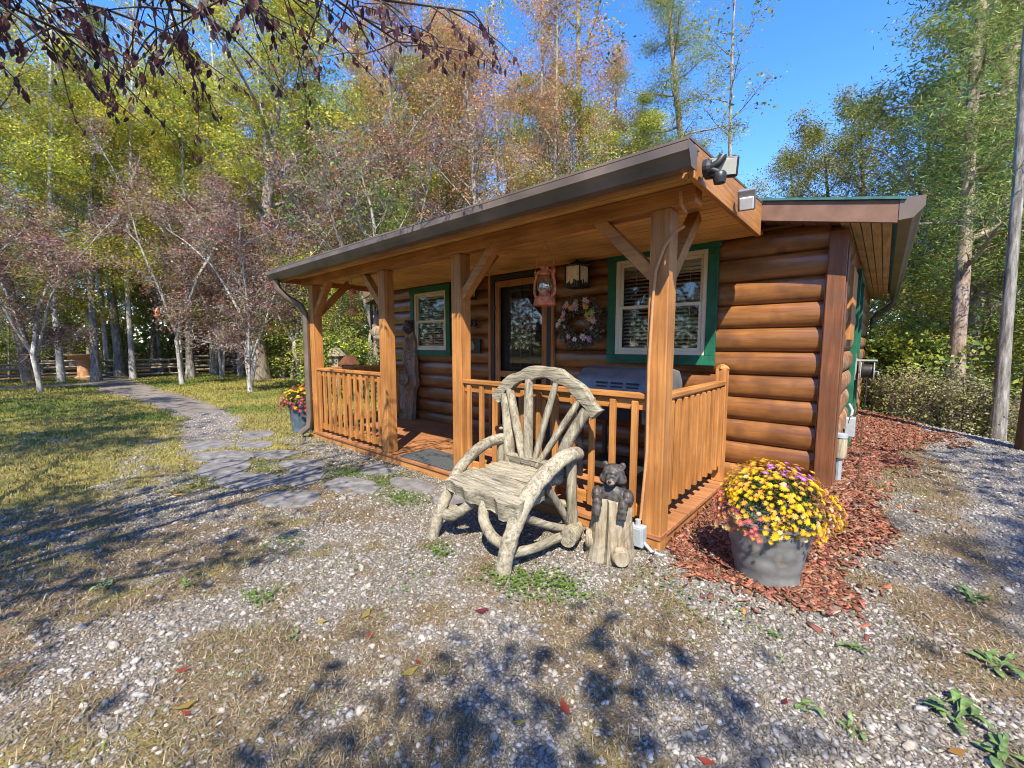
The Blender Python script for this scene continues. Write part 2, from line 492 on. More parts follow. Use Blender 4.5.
# ------------------------------------------------------------------ ground
def graded(lo, hi, n, c=0., fine=1.6):
    a = math.asinh((lo - c) / fine); b = math.asinh((hi - c) / fine)
    return c + fine * np.sinh(np.linspace(a, b, n))
gx = graded(-170, 120, 620, -1.2); gy = graded(-80, 170, 560, 1.8)
X, Y = np.meshgrid(gx, gy, indexing='ij')
Z = ground_z(X, Y)
mul, drv, grv, lwn, pth, wds = region_masks(X, Y)
nb = fbm(X, Y, .22, 51)[..., None]
n2 = fbm(X, Y, 2.2, 61)[..., None]
soil = np.array([.11, .075, .045]) * (.75 + .5 * nb)
straw = np.array([.21, .15, .08]) * (.7 + .6 * nb)
base = soil * .45 + straw * .55
green = np.array([.115, .125, .028]) * (.7 + .6 * nb)
gold = np.array([.27, .215, .06]) * (.75 + .5 * nb)
lawnc = green + (gold - green) * np.clip(smooth((n2 - .36) / .25) * .7, 0, 1)
def mixm(c, d, m): return c + (np.asarray(d) - c) * m[..., None]
cg = mixm(base, lawnc, lwn)
cg = mixm(cg, np.array([.165, .16, .155]) * (.65 + .6 * nb), grv * .75)
cg = mixm(cg, np.array([.19, .185, .18]) * (.65 + .6 * nb), drv)
cg = mixm(cg, np.array([.10, .036, .02]) * (.6 + .7 * nb), mul)
cg = mixm(cg, np.array([.20, .175, .15]) * (.6 + .7 * nb), pth)
cg = mixm(cg, np.array([.17, .10, .045]) * (.6 + .7 * nb), wds)
ni, nj = X.shape
V = np.stack([X, Y, Z], -1).reshape(-1, 3)
idx = np.arange(ni * nj).reshape(ni, nj)
F = np.stack([idx[:-1, :-1], idx[1:, :-1], idx[1:, 1:], idx[:-1, 1:]], -1).reshape(-1, 4)
tag(link('ground', np_mesh('ground', V, F, M['ground'], cg.reshape(-1, 3), True)), kind='structure')

# ------------------------------------------------------------------ loose cover (nobody could count it)
FW = math.atan2(math.cos(math.radians(41.4)), -math.sin(math.radians(41.4)))
def wedge(n, r0, r1, power=.6, half=71):
    """points round the camera, denser near it"""
    u = RNG.random(n)
    k = 1 - power
    r = (r0 ** (k + 1) + u * (r1 ** (k + 1) - r0 ** (k + 1))) ** (1 / (k + 1))
    a = FW + np.radians(RNG.uniform(-half, half, n))
    return r * np.cos(a), r * np.sin(a), r

def keep_out(x, y):
    """true where the cabin, the deck or a flagstone covers the ground"""
    return ((x > -7.5) & (x < -.3) & (y > 4.6)) | ((x > -6.75) & (x < -1.1) & (y > 2.86)) 

FLAGS = [(-6.35, 1.55, .52, .34, .3), (-5.75, 1.38, .50, .33, -.2), (-5.05, 1.42, .46, .30, .4), (-6.75, 2.02, .40, .26, .1),
         (-5.95, 2.02, .40, .27, .6), (-5.22, 2.05, .40, .26, .2), (-4.72, 1.86, .38, .27, -.4), (-4.15, 1.50, .40, .27, .5),
         (-4.05, 2.06, .42, .26, .15), (-4.35, 2.56, .36, .20, -.1), (-3.6, 2.52, .40, .21, .1), (-7.25, 1.55, .50, .36, .2),
         (-7.5, 2.3, .46, .30, -.3), (-2.86, 2.50, .34, .22, .3)]
FL = []
FLAGS = [(a, b, c * .90, d * .88, e) for a, b, c, d, e in FLAGS]
for fx, fy, ra, rb, rot in FLAGS:
    rr = random.Random(int(fx * 100))
    poly = []
    for k in range(11):
        t = 2 * math.pi * (k + rr.uniform(-.25, .25)) / 11
        q = rr.uniform(.82, 1.1)
        a, b = ra * q * math.cos(t), rb * q * math.sin(t)
        poly.append((fx + a * math.cos(rot) - b * math.sin(rot), fy + a * math.sin(rot) + b * math.cos(rot)))
    FL.append(poly)
def on_flag(x, y):
    m = np.zeros(len(x), bool)
    for fx, fy, ra, rb, rot in FLAGS:
        dx, dy = x - fx, y - fy
        a = dx * math.cos(rot) + dy * math.sin(rot); b = -dx * math.sin(rot) + dy * math.cos(rot)
        m |= (a / ra) ** 2 + (b / rb) ** 2 < .82
    return m

ICO = None
def ico():
    t = (1 + 5 ** .5) / 2
    v = np.array([(-1, t, 0), (1, t, 0), (-1, -t, 0), (1, -t, 0), (0, -1, t), (0, 1, t), (0, -1, -t), (0, 1, -t), (t, 0, -1), (t, 0, 1), (-t, 0, -1), (-t, 0, 1)], float)
    v /= np.linalg.norm(v[0])
    f = np.array([(0, 11, 5), (0, 5, 1), (0, 1, 7), (0, 7, 10), (0, 10, 11), (1, 5, 9), (5, 11, 4), (11, 10, 2), (10, 7, 6), (7, 1, 8), (3, 9, 4), (3, 4, 2), (3, 2, 6), (3, 6, 8), (3, 8, 9), (4, 9, 5), (2, 4, 11), (6, 2, 10), (8, 6, 7), (9, 8, 1)])
    return v, f
def rotz_arr(v, a):
    c, s = np.cos(a)[:, None], np.sin(a)[:, None]
    return np.stack([v[..., 0] * c - v[..., 1] * s, v[..., 0] * s + v[..., 1] * c, v[..., 2]], -1)

def stones(name, x, y, size, cols, mat, flat=(.35, .7)):
    n = len(x)
    bv, bf = ico()
    v = bv[None] * (1 + RNG.uniform(-.28, .28, (n, 12, 1)))
    sc = np.stack([size * RNG.uniform(.8, 1.5, n), size * RNG.uniform(.6, 1.0, n), size * RNG.uniform(*flat, n)], -1)
    v = v * sc[:, None, :]
    v = rotz_arr(v, RNG.uniform(0, 6.28, n))
    tx, ty = RNG.uniform(-.35, .35, (2, n))
    v[..., 2] += v[..., 0] * tx[:, None] + v[..., 1] * ty[:, None]
    v += np.stack([x, y, ground_z(x, y) + sc[:, 2] * .35], -1)[:, None, :]
    F = (bf[None] + (np.arange(n) * 12)[:, None, None]).reshape(-1, 3)
    return np_mesh(name, v.reshape(-1, 3), F, mat, np.repeat(cols, 12, 0))

x, y, r = wedge(260000, .7, 11, .9)
mul, drv, grv, lwn, pth, wds = region_masks(x, y)
g = np.maximum(grv * .78 + .20 * (1 - lwn) + .03, np.maximum(drv * .95, pth * .8)) * (1 - mul * .985)
k = (RNG.random(len(x)) < g) & ~keep_out(x, y) & ~on_flag(x, y)
x, y, r = x[k], y[k], r[k]
sz = np.exp(RNG.normal(math.log(.0060), .42, len(x))) * (1 + .05 * r)
tone = RNG.uniform(.13, .33, len(x)) * np.where(RNG.random(len(x)) < .05, 1.6, 1)
hue = RNG.random((len(x), 1))
cols = tone[:, None] * (np.array([1.0, 1.0, .99]) * (1 - hue) + np.array([1.16, 1.0, .80]) * hue)
tag(link('gravel', stones('gravel', x, y, sz, cols, M['stone'])), kind='stuff')

# the fines between the stones
x, y, r = wedge(330000, .6, 6.5, .95)
mul, drv, grv, lwn, pth, wds = region_masks(x, y)
k = (RNG.random(len(x)) < np.maximum(grv * .8 + .25 * (1 - lwn), drv) * (1 - mul)) & ~keep_out(x, y) & ~on_flag(x, y)
x, y = x[k], y[k]; n = len(x)
ov = np.array([(1, 0, 0), (0, 1, 0), (-1, 0, 0), (0, -1, 0), (0, 0, 1), (0, 0, -1)], float)
of = np.array([(0, 1, 4), (1, 2, 4), (2, 3, 4), (3, 0, 4), (1, 0, 5), (2, 1, 5), (3, 2, 5), (0, 3, 5)])
sz = np.exp(RNG.normal(math.log(.0036), .35, n))
v = ov[None] * (1 + RNG.uniform(-.35, .35, (n, 6, 1))) * np.stack([sz * RNG.uniform(.8, 1.6, n), sz, sz * .6], -1)[:, None]
v = rotz_arr(v, RNG.uniform(0, 6.28, n)) + np.stack([x, y, ground_z(x, y) + sz * .2], -1)[:, None]
hue = RNG.random((n, 1))
c = RNG.uniform(.09, .30, (n, 1)) * (np.array([1.0, 1.0, 1.0]) * (1 - hue) + np.array([1.2, .95, .70]) * hue)
tag(link('grit', np_mesh('grit', v.reshape(-1, 3), (of[None] + (np.arange(n) * 6)[:, None, None]).reshape(-1, 3), M['stone'], np.repeat(c, 6, 0))), kind='stuff')

# mulch chips
x = RNG.uniform(-1.4, 1.1, 110000); y = RNG.uniform(2.3, 9.8, 110000)
mul = np.clip(region_masks(x, y)[0] + .10 * region_masks(x + RNG.normal(0, .1, 110000), y + RNG.normal(.08, .1, 110000))[0], 0, 1)
k = (RNG.random(len(x)) < mul * np.clip(3.2 / y, .25, 1)) & ~keep_out(x, y) & ~((x > -7.5) & (x < -.28) & (y > 4.6))
x, y = x[k], y[k]; n = len(x)
ln = RNG.uniform(.008, .038, n); wd = RNG.uniform(.0035, .012, n); th = RNG.uniform(.002, .005, n)
bx_ = np.array([(a, b, c) for a in (-1, 1) for b in (-1, 1) for c in (-1, 1)], float)
v = bx_[None] * np.stack([ln, wd, th], -1)[:, None, :]
v[:, :, 1] *= 1 + .5 * RNG.uniform(-1, 1, (n, 1)) * np.sign(v[:, :, 0])
v = rotz_arr(v, RNG.uniform(0, 6.28, n))
t1, t2 = RNG.normal(0, .35, (2, n))
v[..., 2] += v[..., 0] * t1[:, None] + v[..., 1] * t2[:, None]
v += np.stack([x, y, ground_z(x, y) + RNG.uniform(.003, .018, n)], -1)[:, None]
F = np.array([(0, 1, 3, 2), (4, 6, 7, 5), (0, 4, 5, 1), (2, 3, 7, 6), (0, 2, 6, 4), (1, 5, 7, 3)])
F = (F[None] + (np.arange(n) * 8)[:, None, None]).reshape(-1, 4)
c = np.array([.235, .098, .062]) * RNG.uniform(.3, 1.5, (n, 1)) * RNG.uniform(.82, 1.18, (n, 3))
pale = RNG.random(n) < .09
c[pale] = np.array([.30, .23, .17]) * RNG.uniform(.5, 1.2, (pale.sum(), 1))
tag(link('mulch', np_mesh('mulch', v.reshape(-1, 3), F, M['chip'], np.repeat(c, 8, 0))), kind='stuff')

def blades(name, x, y, length, width, lean, cols, mat, curl=.4):
    """each blade three points wide at the root, bending to a tip"""
    n = len(x)
    a = RNG.uniform(0, 6.28, n)
    d = np.stack([np.cos(a), np.sin(a), np.zeros(n)], -1)
    s = np.stack([-np.sin(a), np.cos(a), np.zeros(n)], -1) * width[:, None]
    p = np.stack([x, y, ground_z(x, y) + .002], -1)
    up = np.array([0, 0, 1.])
    m = p + (d * np.sin(lean)[:, None] + up * np.cos(lean)[:, None]) * (length * .55)[:, None]
    l2 = np.clip(lean + curl, 0, 1.62)
    t = m + (d * np.sin(l2)[:, None] + up * np.cos(l2)[:, None]) * (length * .45)[:, None]
    v = np.stack([p - s, p + s, m + s * .8, m - s * .8, t + s * .15, t - s * .15], 1)
    F = np.array([(0, 1, 2, 3), (3, 2, 4, 5)])
    F = (F[None] + (np.arange(n) * 6)[:, None, None]).reshape(-1, 4)
    return np_mesh(name, v.reshape(-1, 3), F, mat, np.repeat(cols, 6, 0))

# dead straw in the yard
x, y, r = wedge(420000, .6, 10, .9)
mul, drv, grv, lwn, pth, wds = region_masks(x, y)
cl = fbm(x, y, .16, 77)
d = (1 - grv * .62) * (1 - drv * .9) * (1 - mul * .99) * (1 - pth) * (1 - lwn * .55) * smooth((cl - .2) / .3)
k = (RNG.random(len(x)) < d) & ~keep_out(x, y) & ~on_flag(x, y)
x, y, r = x[k], y[k], r[k]; n = len(x)
h = RNG.random((n, 1))
c = (np.array([.33, .275, .175]) * (1 - h) + np.array([.15, .115, .075]) * h) * RNG.uniform(.5, 1.25, (n, 1))
gr = RNG.random(n) < .05 + .16 * smooth((fbm(x, y, 1.1, 88) - .5) / .2)
c[gr] = np.array([.14, .17, .045]) * RNG.uniform(.7, 1.2, (gr.sum(), 1))
tag(link('dry_grass', blades('dry_grass', x, y, RNG.uniform(.012, .045, n) * (1 + .04 * r), RNG.uniform(.0007, .0016, n) * (1 + .2 * r), RNG.uniform(.6, 1.5, n), c, M['straw'], .35)), kind='stuff')

# lawn
x, y, r = wedge(330000, 2.2, 27, .85, 64)
mul, drv, grv, lwn, pth, wds = region_masks(x, y)
k = (RNG.random(len(x)) < lwn * (1 - grv * .75) * (1 - wds)) & ~keep_out(x, y) & ~on_flag(x, y)
x, y, r = x[k], y[k], r[k]; n = len(x)
q = np.clip(smooth((fbm(x, y, 2.2, 61) - .36) / .25) * .62 + RNG.normal(0, .2, n), 0, 1)[:, None]
c = (np.array([.105, .15, .03]) * (1 - q) + np.array([.31, .25, .075]) * q) * RNG.uniform(.7, 1.3, (n, 1))
tag(link('lawn', blades('lawn', x, y, RNG.uniform(.025, .055, n) * (1 + .02 * r), RNG.uniform(.0008, .0018, n) * (1 + .28 * r), RNG.uniform(.1, .9, n), c, M['straw'])), kind='stuff')

# clover and low green weeds in the gravel
spots = [(-1.62, 1.86, .22, 320), (-1.40, 2.0, .22, 360), (-2.25, 1.78, .12, 120), (-3.9, 2.4, .35, 900), (-4.5, 2.25, .30, 800), (-3.3, 2.2, .25, 500), (-5.4, 1.75, .5, 700), (-3.2, 1.1, .18, 120), (-2.6, .75, .12, 90), (-5.3, 1.1, .4, 350), (-.55, 2.35, .3, 60), (-1.0, 2.4, .25, 50), (-2.1, 1.45, .35, 50)]
xs, ys = [], []
for cx, cy, rad, num in spots:
    xs.append(RNG.normal(cx, rad * .55, num)); ys.append(RNG.normal(cy, rad * .4, num))
x, y = np.concatenate(xs), np.concatenate(ys)
k = ~keep_out(x, y) & ~on_flag(x, y)
x, y = x[k], y[k]; n = len(x)
a = RNG.uniform(0, 6.28, n); s = RNG.uniform(.004, .010, n)
e = np.array([(-1, -.7, 0), (1, -.7, 0), (1.1, .7, .25), (-1.1, .7, .25)])
v = rotz_arr(e[None] * s[:, None, None], a)
v += np.stack([x, y, ground_z(x, y) + RNG.uniform(.008, .035, n)], -1)[:, None]
F = (np.array([(0, 1, 2, 3)])[None] + (np.arange(n) * 4)[:, None, None]).reshape(-1, 4)
c = np.array([.13, .22, .035]) * RNG.uniform(.6, 1.4, (n, 1))
tag(link('clover', np_mesh('clover', v.reshape(-1, 3), F, M['leaf'], np.repeat(c, 4, 0))), kind='stuff')

# fallen leaves
x, y, r = wedge(2600, 1.0, 24, .3, 64)
wds = region_masks(x, y)[5]
k = ~keep_out(x, y) & (RNG.random(len(x)) < .22 + .5 * wds)
x, y, r = x[k], y[k], r[k]; n = len(x)
s = RNG.uniform(.012, .028, n) * (1 + .03 * r)
e = np.array([(-1.4, 0, .3), (0, -.7, 0), (1.5, 0, .35), (0, .7, .05)])
v = rotz_arr(e[None] * s[:, None, None], RNG.uniform(0, 6.28, n))
v += np.stack([x, y, ground_z(x, y) + .012], -1)[:, None]
F = (np.array([(0, 1, 2, 3)])[None] + (np.arange(n) * 4)[:, None, None]).reshape(-1, 4)
pal = np.array([(.30, .06, .035), (.42, .22, .06), (.26, .13, .06), (.17, .03, .04), (.40, .30, .07)])
c = pal[RNG.integers(0, 5, n)] * RNG.uniform(.7, 1.2, (n, 1))
tag(link('fallen_leaves', np_mesh('fallen_leaves', v.reshape(-1, 3), F, M['leaf'], np.repeat(c, 4, 0))), kind='stuff')

# ------------------------------------------------------------------ stepping stones
FLAB = ['grey flagstone furthest left in the near row of the stepping path', 'grey flagstone near the gravel, second from the left in the near row',
        'grey flagstone with gravel along its front edge, near row of the path', 'flagstone behind the near row, beside the lawn',
        'flagstone in the middle of the stepping path, ringed by grass', 'flagstone just right of the middle of the stepping path',
        'flagstone with a shadowed left end where path bends to the porch', 'pale flagstone lowest in the path, sunk in gravel',
        'streaked flagstone between gravel and green weeds before the porch', 'flagstone against the deck edge by the second porch post',
        'pale flagstone right in front of the door mat', 'flagstone at the near left start where the gravel path begins',
        'flagstone at the far end nearest the blue flower pot', 'flagstone half hidden behind the rustic chair']
for poly, fl, lab in zip(FL, FLAGS, FLAB):
    z = max(gz(*p) for p in poly)
    zc = gz(fl[0], fl[1])
    top = max(zc + .012, min(z + .003, zc + .028))
    tag(MB().prism(poly, zc - .06, top).build('flagstone', M['flag'], bevel=.012), lab, 'flagstone', 'stepping stones to the porch')

# ------------------------------------------------------------------ the cabin
WALL_Y, SIDE_X, ZT = 4.65, -.33, 2.56
cabin = thing('log_cabin', 'small brown log cabin with a covered timber porch and green window trim', 'cabin', (-3.8, 4.65, 0))
OX, OY = 3.8, -4.65
class CB(MB):
    """shapes given in the place's own metres, moved into the cabin's frame"""
    def build(s, name, mat, parent=None, **k):
        s.v = [(x + OX, y + OY, z) for x, y, z in s.v]
        return MB.build(s, name, mat, parent or cabin, **k)

ROW = .226
def log_depth(z):
    t = ((z - .03) % ROW) / ROW
    return .056 * np.clip(1 - np.abs(2 * t - 1) ** 2.6, 0, 1) ** .62
def log_wall(a0, a1, holes, axis):
    """a wall of rounded log siding as a height field with holes"""
    zs = sorted(set([round(.03 + ROW * i + ROW * q, 4) for i in range(-1, 14) for q in (0, .03, .09, .2, .35, .5, .65, .8, .91, .97)] + [h[2] for h in holes] + [h[3] for h in holes]))
    zs = np.array([z for z in zs if -.15 <= z <= ZT])
    cs = np.array(sorted(set(list(np.round(np.arange(a0, a1, .14), 3)) + [a1] + [h[0] for h in holes] + [h[1] for h in holes])))
    A, Zz = np.meshgrid(cs, zs, indexing='ij')
    row = np.floor((Zz - .03) / ROW)
    dep = log_depth(Zz) * (1 + .16 * (noise(A, row * 5.3, .7, 3) - .5)) + .014 * (noise(A * 1.0, row * 3.1, 1.3, 8) - .5)
    if axis == 'x': P = np.stack([A, WALL_Y - dep, Zz], -1)
    else: P = np.stack([SIDE_X + dep, A, Zz], -1)
    m = MB()
    m.v = [tuple(p) for p in P.reshape(-1, 3)]
    nz_ = len(zs)
    for i in range(len(cs) - 1):
        for j in range(nz_ - 1):
            ca, cz = (cs[i] + cs[i + 1]) / 2, (zs[j] + zs[j + 1]) / 2
            if any(h[0] < ca < h[1] and h[2] < cz < h[3] for h in holes): continue
            q = (i * nz_ + j, (i + 1) * nz_ + j, (i + 1) * nz_ + j + 1, i * nz_ + j + 1)
            m.f.append(q)
    c = CB(); c.v, c.f = m.v, m.f
    return c
W1 = (-2.40, -1.38, 1.34, 2.42)      # opening of the right window
W2 = (-6.37, -5.49, 1.36, 2.36)
DR = (-4.45, -3.33, .10, 2.46)
log_wall(-7.35, -.40, [W1, W2, DR], 'x').build('log_wall', M['log_x'], smooth_=True)
log_wall(4.72, 11.8, [], 'y').build('log_wall', M['log_y'], smooth_=True)
CB().box(-7.35, -7.25, 4.72, 11.8, -.6, 2.5).build('end_wall', M['log_y'])
CB().box(-7.25, -.40, 11.7, 11.8, -1.2, 2.5).build('back_wall', M['log_x'])
CB().box(-7.2, -.45, 6.4, 6.44, 0, 2.5).build('inner_partition', M['dark'])  # unseen wall behind the windows, coloured near-black to make the room look unlit
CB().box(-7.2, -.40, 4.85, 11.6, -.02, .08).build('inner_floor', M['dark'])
# corner boards at the right front corner
CB().box(-.405, -.272, 4.545, 4.735, -.05, 2.42).build('corner_post', M['corner'], bevel=.008)
CB().box(-.415, -.405, 4.56, 4.7, -.05, 2.06).box(-.272, -.262, 4.57, 4.74, -.05, 2.3).build('corner_trim', M['corner'], bevel=.003)

def window(hole, blind_z, label, pat):
    x0, x1, z0, z1 = hole
    t = .10
    yf = WALL_Y - .098
    c = CB()
    c.box(x0 - t, x0, yf, yf + .03, z0, z1).box(x1, x1 + t, yf, yf + .03, z0, z1)
    c.box(x0 - t - .02, x1 + t + .02, yf - .004, yf + .03, z1, z1 + t).box(x0 - t, x1 + t, yf - .003, yf + .03, z0 - t, z0)
    # the box behind the casing that fills the uneven log edge
    c.box(x0 - .03, x0, yf + .03, yf + .16, z0, z1).box(x1, x1 + .03, yf + .03, yf + .16, z0, z1)
    c.box(x0 - .03, x1 + .03, yf + .03, yf + .16, z1, z1 + .03).box(x0 - .03, x1 + .03, yf + .03, yf + .16, z0 - .03, z0)
    w = c.build('window', M['green'], bevel=.004)
    w['label'] = label
    f = .045; y0, y1 = yf + .012, yf + .085
    c = CB().box(x0 + .002, x0 + f, y0, y1, z0 + .002, z1 - .002).box(x1 - f, x1 - .002, y0, y1, z0 + .002, z1 - .002)
    c.box(x0 + f, x1 - f, y0, y1, z1 - f, z1 - .002).box(x0 + f, x1 - f, y0, y1, z0 + .002, z0 + f)
    c.build('window_frame', M['cream'], w, bevel=.004)
    zm = (z0 + z1) / 2
    s = .035
    for (a, b, yy) in ((zm - .018, z1 - f, .045), (z0 + f, zm + .018, .022)):
        c = CB().box(x0 + f, x0 + f + s, yf + yy, yf + yy + .02, a, b).box(x1 - f - s, x1 - f, yf + yy, yf + yy + .02, a, b)
        c.box(x0 + f + s, x1 - f - s, yf + yy, yf + yy + .02, b - s, b).box(x0 + f + s, x1 - f - s, yf + yy, yf + yy + .02, a, a + s)
        sh = c.build('sash', M['cream'], w, bevel=.003)
        CB().box(x0 + f + s, x1 - f - s, yf + yy + .008, yf + yy + .012, a + s, b - s).build('pane', M['glass'], w)
    c = CB()
    z = z0 + .06
    while z < z1 - .08:
        Mt = Matrix.Translation(((x0 + x1) / 2, yf + .135, z)) @ Matrix.Rotation(math.radians(28), 4, 'X')
        c.box(-(x1 - x0) / 2 + .06, (x1 - x0) / 2 - .06, -.019, .019, -.0014, .0014, Mt)
        z += .042
    for q in (.2, .5, .8):
        xx = x0 + (x1 - x0) * q
        c.box(xx - .002, xx + .002, yf + .114, yf + .116, z0 + .05, z1 - .08)
    c.box(x0 + .05, x1 - .05, yf + .12, yf + .15, z1 - .10, z1 - .05)
    c.build('blind', M['slat'], w)
window(W1, 0, 'larger green framed window behind the right corner porch post', 0)
window(W2, 0, 'green framed window between the carved slab and the second post', 0)

# door with wooden storm frame
x0, x1, z0, z1 = DR
yf = WALL_Y - .095
d = CB().box(x0 - .045, x0 + .0, yf, yf + .05, z0, z1 + .02).box(x1, x1 + .045, yf, yf + .05, z0, z1 + .02).build('door', M['timber_z'], bevel=.004)
CB().box(x0 + .002, x0 + .075, yf + .006, yf + .06, z0, z1).box(x1 - .075, x1 - .002, yf + .006, yf + .06, z0, z1).box(x0 + .075, x1 - .075, yf + .006, yf + .06, z1 - .07, z1).build('jamb', M['black'], d, bevel=.003)
a, b = x0 + .08, x1 - .08
yd = yf + .02
c = CB().box(a, a + .085, yd, yd + .035, z0 + .02, z1 - .08).box(b - .085, b, yd, yd + .035, z0 + .02, z1 - .08)
c.box(a + .085, b - .085, yd, yd + .035, z1 - .17, z1 - .08).box(a + .085, b - .085, yd + .001, yd + .034, .98, 1.07).box(a + .085, b - .085, yd + .001, yd + .034, z0 + .02, z0 + .16)
for k in range(1, 6):
    xx = a + .085 + (b - a - .17) * k / 6
    c.box(xx - .02, xx + .02, yd + .004, yd + .026, z0 + .16, .98)
c.build('screen_door', M['timber_z'], d, bevel=.003)
CB().box(a + .04, b - .04, yd + .075, yd + .11, z0 + .01, z1 - .05).build('door_leaf', M['screen'], d)
c = CB()
for k in range(4):
    xx = a + .27 + (b - a - .40) * k / 3
    c.box(xx - .011, xx + .011, yd + .055, yd + .073, 1.12, z1 - .24)
for k in range(4):
    zz = 1.12 + (z1 - .24 - 1.12) * k / 3
    c.box(a + .28, b - .14, yd + .054, yd + .072, zz - .01, zz + .01)
c.build('muntins', M['black'], d)
CB().box(a + .25, b - .11, yd + .045, yd + .05, 1.1, z1 - .22).build('pane', M['glass'], d)
for zz in (.75, 1.95):
    CB().box(a - .015, a + .012, yd - .012, yd - .001, zz, zz + .08).build('hinge', M['black'], d)
CB().tube([(b - .05, yd - .002, 1.0), (b - .05, yd - .05, 1.0), (b - .05, yd - .05, 1.12), (b - .05, yd - .002, 1.12)], .009, 8).build('handle', M['black'], d, smooth_=True)

# porch deck
c = CB()
y = 2.83
while y < 4.56:
    c.box(-6.74, -1.10, y, y + .135, .066, .098)
    y += .142
c.build('porch_deck', M['deck'], bevel=.003)
CB().box(-6.72, -1.12, 2.845, 2.885, -.10, .062).box(-1.16, -1.122, 2.886, 4.55, -.08, .062).box(-6.72, -6.68, 2.886, 4.55, -.08, .062).build('deck_skirt', M['timber_x'], bevel=.003)

PX = [-1.175, -3.265, -4.64, -6.61]
PY = 2.99
pw = .07
posts = []
for i, px in enumerate(PX):
    zb = .102 if i in (1, 2) else -.05
    yo = .02 if i in (1, 2) else 0
    if i in (0, 3):
        p = CB().box(px - pw, px + pw, PY - .15, PY - .01, -.06, 2.355).build('porch_post', M['timber_z'], bevel=.007)
    else:
        p = CB().box(px - pw, px + pw, PY - .145, PY - .005, .1, 2.355).build('porch_post', M['timber_z'], bevel=.007)
    posts.append(p)
PC = PY - .08
def brace(post, a, b):
    CB().bar(a, b, .085, .09, (0, 1, 0) if abs(a[1] - b[1]) < .01 else (1, 0, 0)).build('brace', M['timber_x'], post, bevel=.006)
for i, dirs in enumerate(((-1, ), (1, ), (-1, ), (1, ))):
    for s in dirs:
        brace(posts[i], (PX[i] + s * .055, PC, 1.93), (PX[i] + s * .50, PC, 2.385))
brace(posts[0], (PX[0] + .015, PC + .06, 1.93), (PX[0] + .015, PC + .55, 2.44))
brace(posts[3], (PX[3], PC + .06, 1.93), (PX[3], PC + .55, 2.44))
brace(posts[1], (PX[1] + .0, PC + .06, 1.97), (PX[1] + .0, PC + .5, 2.44))
CB().box(-6.95, -.955, PC - .065, PC + .065, 2.357, 2.475).build('porch_beam', M['timber_x'], bevel=.006)

# railings
def railing(p, q, n, zb=.24, zt=1.08, skip_post=None):
    p, q = Vector(p), Vector(q)
    up = (0, 0, 1)
    d = (q - p); L = d.length; d.normalize()
    ax = 'timber_x' if abs(d.x) > abs(d.y) else 'timber_y'
    r = CB().bar(p + Vector((0, 0, zt + .032)), q + Vector((0, 0, zt + .032)), .10, .036).bar(p + Vector((0, 0, zt - .03)), q + Vector((0, 0, zt - .03)), .036, .085).bar(p + Vector((0, 0, zb)), q + Vector((0, 0, zb)), .036, .085).build('porch_railing', M[ax], bevel=.004)
    nrm = Vector((d.y, -d.x, 0)) if abs(d.x) > abs(d.y) else Vector((d.y, -d.x, 0))
    for k in range(n):
        c = p + d * (L * (k + .5) / n) + nrm * .0375
        w = random.uniform(-.004, .004)
        CB().bar(c + d * w + Vector((0, 0, zb - .044)), c + Vector((0, 0, zt - .005)), .044, .036, nrm).build('baluster', M['timber_z'], r, bevel=.003)
    return r
railing((PX[1] + .07, PC, 0), (PX[0] - .07, PC, 0), 11, .22, 1.05)
railing((PX[3] + .07, PC, 0), (PX[2] - .07, PC, 0), 12, .20, 1.05)
CB().box(PX[0] - .05, PX[0] + .05, 4.41, 4.51, .10, 1.22).lathe([(.0705, 1.22), (.05, 1.245), (.02, 1.262)], 4, (PX[0], 4.46, 0), None).build('end_post', M['timber_z'], bevel=.005)
railing((PX[0], PC + .07, 0), (PX[0], 4.41, 0), 10, .315, 1.05)
railing((PX[3], PC + .07, 0), (PX[3], 4.56, 0), 10, .24, 1.05)
CB().box(-5.65, -5.57, 2.88, 2.96, -.04, .15).build('railing_block', M['timber_x'], bevel=.004)

# porch roof: deck slab, plank soffit, rake boards, gutter
RX0, RX1 = -7.0, -.87
CB().add([(RX0, 2.47, 2.585), (RX1, 2.47, 2.585), (RX1, 4.62, 2.70), (RX0, 4.62, 2.70), (RX0, 2.47, 2.60), (RX1, 2.47, 2.60), (RX1, 4.62, 2.715), (RX0, 4.62, 2.715)],
         [(3, 2, 1, 0), (4, 5, 6, 7), (0, 1, 5, 4), (1, 2, 6, 5), (2, 3, 7, 6), (3, 0, 4, 7)]).build('porch_roof', M['gutter'])
c = CB()
y = 2.58
while y < 4.56:
    c.box(RX0 + .04, RX1 - .04, y, min(y + .088, 4.57), 2.478, 2.50)
    y += .098
c.build('soffit', M['soffit'])
for X0 in (RX1 - .036, RX0):
    c = CB().add([(X0, 2.56, 2.40), (X0 + .036, 2.56, 2.40), (X0 + .036, 4.28, 2.40), (X0, 4.28, 2.40), (X0, 2.56, 2.585), (X0 + .036, 2.56, 2.585), (X0 + .036, 4.28, 2.675), (X0, 4.28, 2.675)],
          [(3, 2, 1, 0), (4, 5, 6, 7), (0, 1, 5, 4), (1, 2, 6, 5), (2, 3, 7, 6), (3, 0, 4, 7)])
    c.build('rake_board', M['timber_y'], bevel=.004)
CB().box(RX0 + .04, RX1 - .04, 2.535, 2.56, 2.40, 2.575).build('eave_board', M['timber_x'], bevel=.003)
